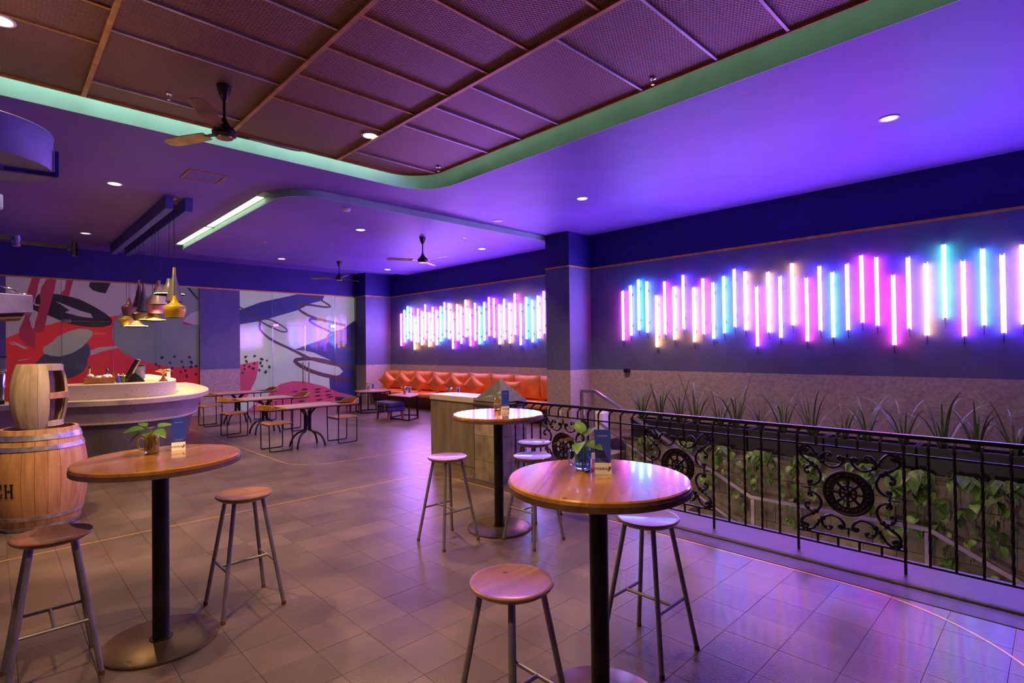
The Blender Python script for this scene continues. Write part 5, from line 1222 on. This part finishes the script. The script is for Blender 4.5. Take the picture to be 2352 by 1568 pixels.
# ------------------------------------------------------------------ bar counter
t = thing('bar_counter', 'curved concrete bar counter with pale terrazzo tops', 'counter', (0, 0, 0))
def sm2(pts, k=5): return [(p.x, p.y) for p in smooth_path([(a, b, 0) for a, b in pts], k)]
front = sm2([(-1.9, 9.3), (-.6, 9.12), (.2, 8.98), (.69, 8.86), (1.12, 8.67), (1.58, 8.63), (2.10, 8.90), (2.42, 9.40), (2.62, 9.98), (2.77, 10.75), (2.87, 11.8), (2.88, 12.55)])
back = [(2.25, 12.55), (2.2, 10.3), (1.75, 9.55), (1.2, 9.45), (-1.9, 9.95)]
def inset(pts, d):
    out = []
    for i, p in enumerate(pts):
        a, b = pts[max(i - 1, 0)], pts[min(i + 1, len(pts) - 1)]
        tx, ty = b[0] - a[0], b[1] - a[1]; l = math.hypot(tx, ty); out.append((p[0] - ty / l * d, p[1] + tx / l * d))
    return out
MB().prism(front + back, .93, 1.0).build('worktop', T['terr'], t, 30, bevel=.006)
def loft(a, b, z0, z1, bk):
    n = len(a); V = [(p[0], p[1], z0) for p in a] + [(p[0], p[1], z1) for p in b]; F = [(i, i + 1, n + i + 1, n + i) for i in range(n - 1)]
    m_ = MB(); m_.add(V, F)
    nb = len(bk); o = len(m_.v)
    m_.v += [(p[0], p[1], z0) for p in bk] + [(p[0], p[1], z1) for p in bk]
    ring0 = list(range(n)) + [o + i for i in range(nb)]; ring1 = list(range(n, 2 * n)) + [o + nb + i for i in range(nb)]
    m_.f += [tuple(ring0[::-1]), tuple(ring1)]
    allr0, allr1 = ring0, ring1
    for i in range(n - 1, len(allr0)):
        j = (i + 1) % len(allr0); m_.f.append((allr0[i], allr0[j], allr1[j], allr1[i]))
    return m_
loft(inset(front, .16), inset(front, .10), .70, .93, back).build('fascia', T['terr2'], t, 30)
loft(inset(front, .155), inset(front, .15), .672, .70, back).build('lip', T['terr'], t, 30)
loft(inset(front, .36), inset(front, .22), .0, .672, back).build('front_panel', T['darkconc'], t, 30)
tier = sm2([(.38, 9.21), (.70, 9.13), (1.36, 8.93), (1.72, 8.98), (1.95, 9.24), (2.07, 9.62), (2.16, 10.16), (2.22, 11.2), (2.24, 12.5)])
tin = [(1.75, 12.5), (1.72, 10.35), (1.5, 9.8), (1.2, 9.62), (.7, 9.70), (.38, 9.75)]
MB().prism(tier + tin, 1.0, 1.195).build('raised_shelf', T['terr'], t, 30, bevel=.005)
# things on the raised shelf
ZS = 1.1955
t = thing('wooden_crate', 'small wooden crate of eggs and utensils on the bar', 'crate', (1.10, 9.42, ZS), -.12)
for c, d in (((0, -.10, .045), (.34, .012, .07)), ((0, .10, .045), (.34, .012, .07)), ((-.165, 0, .045), (.012, .20, .07)), ((.165, 0, .045), (.012, .20, .07)), ((0, 0, .008), (.33, .19, .012))): MB().box(c, d).build('slat', T['chairw'], t, bevel=.002)
rb = random.Random(8)
for k, (x, y) in enumerate(((-.02, -.03), (.05, -.04), (-.09, .02), (.02, .04), (.10, .03))):
    tag(MB().ball((0, 0, 0), .042, 12, 8, (1, 1, .85)).build('white_bowl', T['white'], None, 60, loc=(1.10 + x * 1.1, 9.42 + y, ZS + .075 + .012 * (k % 3))), 'rounded white dish in the bar crate, %s' % ('front left', 'front middle', 'rear left', 'rear middle', 'rear right')[k], 'dish', 'dishes in the crate')
t = thing('pencil_stick', 'yellow stick with dark tip standing in the bar crate', 'stick', (.985, 9.47, ZS + .02))
MB().tube([(0, 0, 0), (.01, 0, .19)], .012, 8).build('shaft', T['p_yellow'], t); MB().tube([(.01, 0, .19), (.012, 0, .225)], .012, 8, r1=.008).build('tip', T['black'], t)
t = thing('whisk', 'shiny steel scoop leaning in the crate', 'utensil', (1.19, 9.45, ZS + .05), .4)
MB().ball((0, 0, .09), .03, 10, 8, (.45, 1, 2.2)).build('bowl', T['chrome'], t, 60); MB().tube([(0, 0, 0), (-.02, 0, .06)], .006, 6).build('handle', T['chrome'], t)
t = thing('pos_screen', 'black tilted till screen seen edge-on on the bar', 'screen', (1.47, 9.42, ZS), -.25)
b = MB().box((0, 0, 0), (.045, .30, .30)).build('screen', T['black'], t, bevel=.006, loc=(.02, 0, .19)); b.rotation_euler = (0, .45, 0)
MB().box((-.0265, 0, 0), (.006, .27, .26)).build('display', T['blackm'], b)
MB().prism([(-.05, 0), (.16, 0), (.13, .05), (.05, .13), (.02, .12)], -.06, .06, 'y').build('stand', T['black'], t, 0)
MB().lathe([(.11, 0), (.11, .008), (.10, .012), (.0001, .012)], n=20).build('base', T['black'], t)
for k, (x, y, c) in enumerate(((1.30, 9.33, 'gblue'), (1.36, 9.36, 'leaf2'))):
    t = thing('squeeze_bottle', ('small blue-grey bottle beside the crate', 'small green bottle beside the till screen')[k], 'bottle', (x, y, ZS))
    MB().lathe([(.0001, 0), (.024, 0), (.026, .01), (.026, .06), (.015, .08), (.010, .10)], n=16).build('body', T['card'] if k == 0 else T['leaf2'], t, 60); MB().lathe([(.011, .095), (.010, .115), (.004, .13), (.0001, .13)], n=12).build('cap', T['white'], t)
t = thing('glass_canister', 'clear glass canister with dark lid behind the till screen', 'canister', (1.76, 10.55, ZS))
MB().lathe([(.0001, 0), (.065, 0), (.07, .01), (.075, .22), (.07, .22), (.066, .012), (.0001, .012)], n=24).build('glass', T['gclear'], t, 60)
MB().lathe([(.079, .205), (.079, .228), (.0001, .23)], n=24).build('lid', T['blackm'], t)
t = thing('menu_sheet', 'yellow printed sheet lying on the bar', 'sheet', (1.72, 9.60, ZS), .5)
MB().box((0, 0, .003), (.21, .15, .006)).build('sheet', T['p_yellow'], t); MB().box((.01, .0, .0075), (.08, .06, .003)).build('print_block', T['tabedge'], t)
t = thing('cake_stand', 'footed cake stand with pastries at the bar corner', 'cake stand', (1.84, 9.30, ZS))
MB().lathe([(.055, 0), (.058, .006), (.03, .035), (.014, .075), (.014, .10), (.03, .125), (.10, .140), (.104, .152), (.098, .152), (.09, .146), (.0001, .146)], n=28).build('stand', T['brass'], t, 50)
for k in range(7):
    a = k * 2.4; r_ = .03 + .006 * k
    MB().ball((r_ * math.cos(a), r_ * math.sin(a), .158), .02, 8, 5, (1.2, 1, .6)).build('pastry', T['chairw'], t, 60)
t = thing('straw_jar', 'slim pale cylinder standing at the bar corner', 'jar', (2.02, 9.86, ZS))
MB().lathe([(.0001, 0), (.026, 0), (.026, .17), (.0001, .17)], n=16).build('body', T['white'], t); MB().lathe([(.028, .165), (.028, .185), (.0001, .187)], n=16).build('lid', T['chrome'], t)
# coffee machine at the far left of the counter
t = thing('coffee_machine', 'chrome coffee machine at the left picture edge on the counter', 'coffee machine', (-.22, 9.32, 1.0))
MB().box((0, .12, .20), (.72, .36, .40)).build('body', T['chrome'], t, bevel=.03, seg=3)
MB().box((0, -.10, .03), (.70, .22, .05)).build('drip_tray', T['blackm'], t, bevel=.006)
MB().box((0, .10, .42), (.74, .42, .03)).build('cup_rail', T['chrome'], t, bevel=.008)
MB().box((.16, -.02, .50), (.42, .012, .16)).build('glass_guard', T['gclear'], t); MB().box((.16, -.02, .585), (.43, .02, .012)).build('guard_rim', T['black'], t)
for xx in (-.15, .18):
    MB().lathe([(.042, 0), (.045, .05), (.035, .07)], (xx, -.12, .20), 16).build('group_head', T['blackm'], t)
    h_ = MB().tube([(xx, -.14, .20), (xx, -.30, .18)], .014, 8).build('portafilter', T['black'], t)
for k in range(5): tag(MB().lathe([(.0001, 0), (.022, 0), (.036, .05), (.033, .05), (.02, .006), (.0001, .005)], n=14).build('espresso_cup', T['chrome' if k % 2 else 'white'], None, 60, loc=(-.45 + .115 * k, 9.46, 1.4355)), 'small cup on the coffee machine, %s from its left end' % ORD(k + 1), 'cup', 'cups on the coffee machine')

# ------------------------------------------------------------------ barrels
def barrel(x, y, z, H, r0, r1, ns, mat, hoops, label, rz=0, gap=None, name='barrel'):
    t = thing(name, label, 'barrel', (x, y, z), rz)
    def rad(u): return r0 + (r1 - r0) * (1 - (2 * u - 1) ** 2)
    n = 10
    for k in range(ns):
        a0, a1 = 2 * PI * k / ns, 2 * PI * (k + 1) / ns
        am = (a0 + a1) / 2
        if gap and gap[0] < am < gap[1]: continue
        a0 += .004; a1 -= .004
        V = []; F = []
        for i in range(n + 1):
            u = i / n; ro = rad(u); ri = ro - .022
            V += [(ro * math.cos(a0), ro * math.sin(a0), u * H), (ro * 1.003 * math.cos((a0 + a1) / 2), ro * 1.003 * math.sin((a0 + a1) / 2), u * H), (ro * math.cos(a1), ro * math.sin(a1), u * H), (ri * math.cos(a1), ri * math.sin(a1), u * H), (ri * math.cos(a0), ri * math.sin(a0), u * H)]
        for i in range(n):
            for q in range(5): F.append((5 * i + q, 5 * i + (q + 1) % 5, 5 * i + 5 + (q + 1) % 5, 5 * i + 5 + q))
        F += [(4, 3, 2, 1, 0), tuple(5 * n + q for q in range(5))]
        MB().add(V, F).build('stave', mat, t, 50)
    hd = rad(.04) - .023
    for u in ((.03, .93) if not gap else (.01, .965)): MB().lathe([(.0001, u * H), (hd, u * H), (hd, u * H + .018), (.0001, u * H + .018)], n=32).build('head', mat, t)
    for u0, u1 in hoops:
        MB().lathe([(rad(u0) + .001, u0 * H), (rad(u0) + .006, u0 * H), (rad(u1) + .006, u1 * H), (rad(u1) + .001, u1 * H)], n=48).build('hoop', T['galv'], t, 50)
    return t, rad
BX, BY = .345, 6.86
bt, rad = barrel(BX, BY, 0, .92, .285, .362, 24, T['barrelw'], [(.005, .05), (.115, .155), (.80, .845), (.90, .955)], 'large oak barrel with galvanised hoops at the left edge', .1)
# stencilled letters wrapped on the staves
lt = MB()
def bx2(x0, x1, y0, y1):
    n_ = max(1, int((x1 - x0) / .012))
    for q in range(n_):
        a_, b_ = x0 + (x1 - x0) * q / n_, x0 + (x1 - x0) * (q + 1) / n_
        lt.add([(a_, y0, 0), (b_, y0, 0), (b_, y1, 0), (a_, y1, 0)], [(0, 1, 2, 3)])
h2 = .062                                   # slab-serif letters C and H
for q in (-.083, -.015): bx2(q, q + .006, 0, 0)
lt.v = []; lt.f = []
bx2(-.080, -.064, -.044, .044); bx2(-.074, -.022, .046, .062); bx2(-.074, -.022, -.062, -.046); bx2(-.030, -.018, .020, .058); bx2(-.030, -.018, -.058, -.020)
for q in (.008, .052): bx2(q, q + .016, -.052, .052); bx2(q - .006, q + .022, .052, .062); bx2(q - .006, q + .022, -.062, -.052)
bx2(.022, .054, -.007, .007)
me = lt.mesh('stencil_letters', T['black'], 0)
base_a = math.atan2(-BY, -BX) - .74
for v in me.vertices:
    u = .43 + v.co.y / .92; a = base_a + v.co.x / .34; r_ = rad(u) + .003
    v.co = (r_ * math.cos(a), r_ * math.sin(a), u * .92)
me.update(); o = inst('stencil_letters', me, bt, rot=(0, 0, -.1))
t2, rad2 = barrel(BX - .005, BY + .02, .9205, .60, .165, .215, 15, T['palew'], [], 'small bleached barrel with open side standing on the large barrel', 0, gap=(5.05, 6.15), name='small_barrel')
a_ = 5.60
for zz, hh in ((.565, .055), (.30, .055), (.035, .05)):
    P = [((rad2(zz / .6) + .004) * math.cos(q), (rad2(zz / .6) + .004) * math.sin(q)) for q in [5.0 + 1.2 * i / 6 for i in range(7)]]
    Q = [(p[0] * .72, p[1] * .72) for p in P[::-1]]
    MB().prism(P + Q, zz - hh / 2, zz + hh / 2).build('shelf_block', T['palew'] if zz != .30 else T['barrelw'], t2, 30)
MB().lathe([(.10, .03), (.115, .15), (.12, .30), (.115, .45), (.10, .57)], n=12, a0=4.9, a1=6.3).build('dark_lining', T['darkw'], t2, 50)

# ------------------------------------------------------------------ fittings at the left edge
t = thing('round_sign', 'round pale drum sign hanging at the left edge under the mesh ceiling', 'sign', (-.10, 4.93, 2.87))
MB().lathe([(.0001, 0), (.415, 0), (.42, .006), (.42, .245), (.415, .25), (.0001, .25)], n=64).build('drum', T['drum'], t, 40)
MB().lathe([(.421, .225), (.424, .228), (.424, .244), (.421, .247)], n=64).build('rim_band', T['drum'], t)
MB().tube([(-.44, .06, -.012), (.44, -.06, -.012)], .022, 4).build('bracket_bar', T['bluebar'], t, 20)
MB().tube([(-.35, -.30, -.012), (.16, -.03, -.012)], .018, 4).build('bracket_bar', T['bluebar'], t, 20)
MB().box((.435, -.058, .06), (.02, .06, .18)).build('clip', T['bluebar'], t, bevel=.003)
MB().tube([(0, 0, .25), (0, 0, ZM - 2.87)], .014, 10).build('hanger_rod', T['bluebar'], t)
t = thing('swing_arm', 'black swivel mounting arm with end plate at the left edge', 'arm', (-.60, 6.9, 2.70))
MB().tube([(0, 0, ZC - 2.70), (0, 0, -.02)], .03, 10).build('ceiling_post', T['blackm'], t)
MB().box((.36, 0, .01), (.74, .04, .035)).build('arm_bar', T['blackm'], t); MB().box((.96, 0, -.022), (.42, .035, .03)).build('arm_bar', T['blackm'], t)
MB().lathe([(.03, -.05), (.03, .05), (.0001, .05)], (.78, 0, -.01), 14).build('pivot', T['chrome'], t)
MB().box((1.165, 0, -.03), (.03, .05, .05)).build('end_joint', T['blackm'], t); MB().box((1.20, -.01, -.03), (.022, .10, .15)).build('end_plate', T['blackm'], t); b = MB().box((1.225, .02, -.03), (.014, .05, .15)).build('end_plate', T['blackm'], t)
t = thing('hanging_canopy', 'purple metal canopy box hung on a chain at the left edge', 'canopy', (-.25, 7.3, 1.88))
MB().prism([(-.55, .05), (.50, .14), (.55, .14), (.55, .31), (-.55, .34)], -.30, .30, 'y').build('shell', T['canopy'], t, 0, bevel=.004)
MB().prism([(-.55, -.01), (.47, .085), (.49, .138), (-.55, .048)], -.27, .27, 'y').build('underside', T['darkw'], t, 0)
for k in range(14):
    u = k / 13; c = Vector((.52 - .75 * u, 0, .325 + .34 * u))
    m_ = MB(); n_ = 12; dirv = Vector((-.75, 0, .34)).normalized(); side = Vector((0, 1, 0)) if k % 2 else dirv.cross(Vector((0, 1, 0)))
    m_.tube([c + dirv * (.036 * math.cos(2 * PI * q / n_)) + side * (.014 * math.sin(2 * PI * q / n_)) for q in range(n_)], .004, 5, True).build('chain_link', T['steel'], t)
MB().tube([(-.23, 0, .665), (-.23, 0, ZC - 1.88)], .008, 6).build('hanger_rod', T['steel'], t)
t = thing('emergency_light', 'white ceiling-hung emergency light at the left picture edge', 'light', (-.02, 7.0, 3.06))
MB().box((0, 0, 0), (.22, .10, .14)).build('housing', T['white'], t, bevel=.02, seg=3); MB().tube([(0, 0, .06), (0, 0, ZC - 3.06)], .01, 8).build('stem', T['white'], t)
MB().box((0, -.052, 0), (.18, .006, .09)).build('lens', T['cardw'], t)
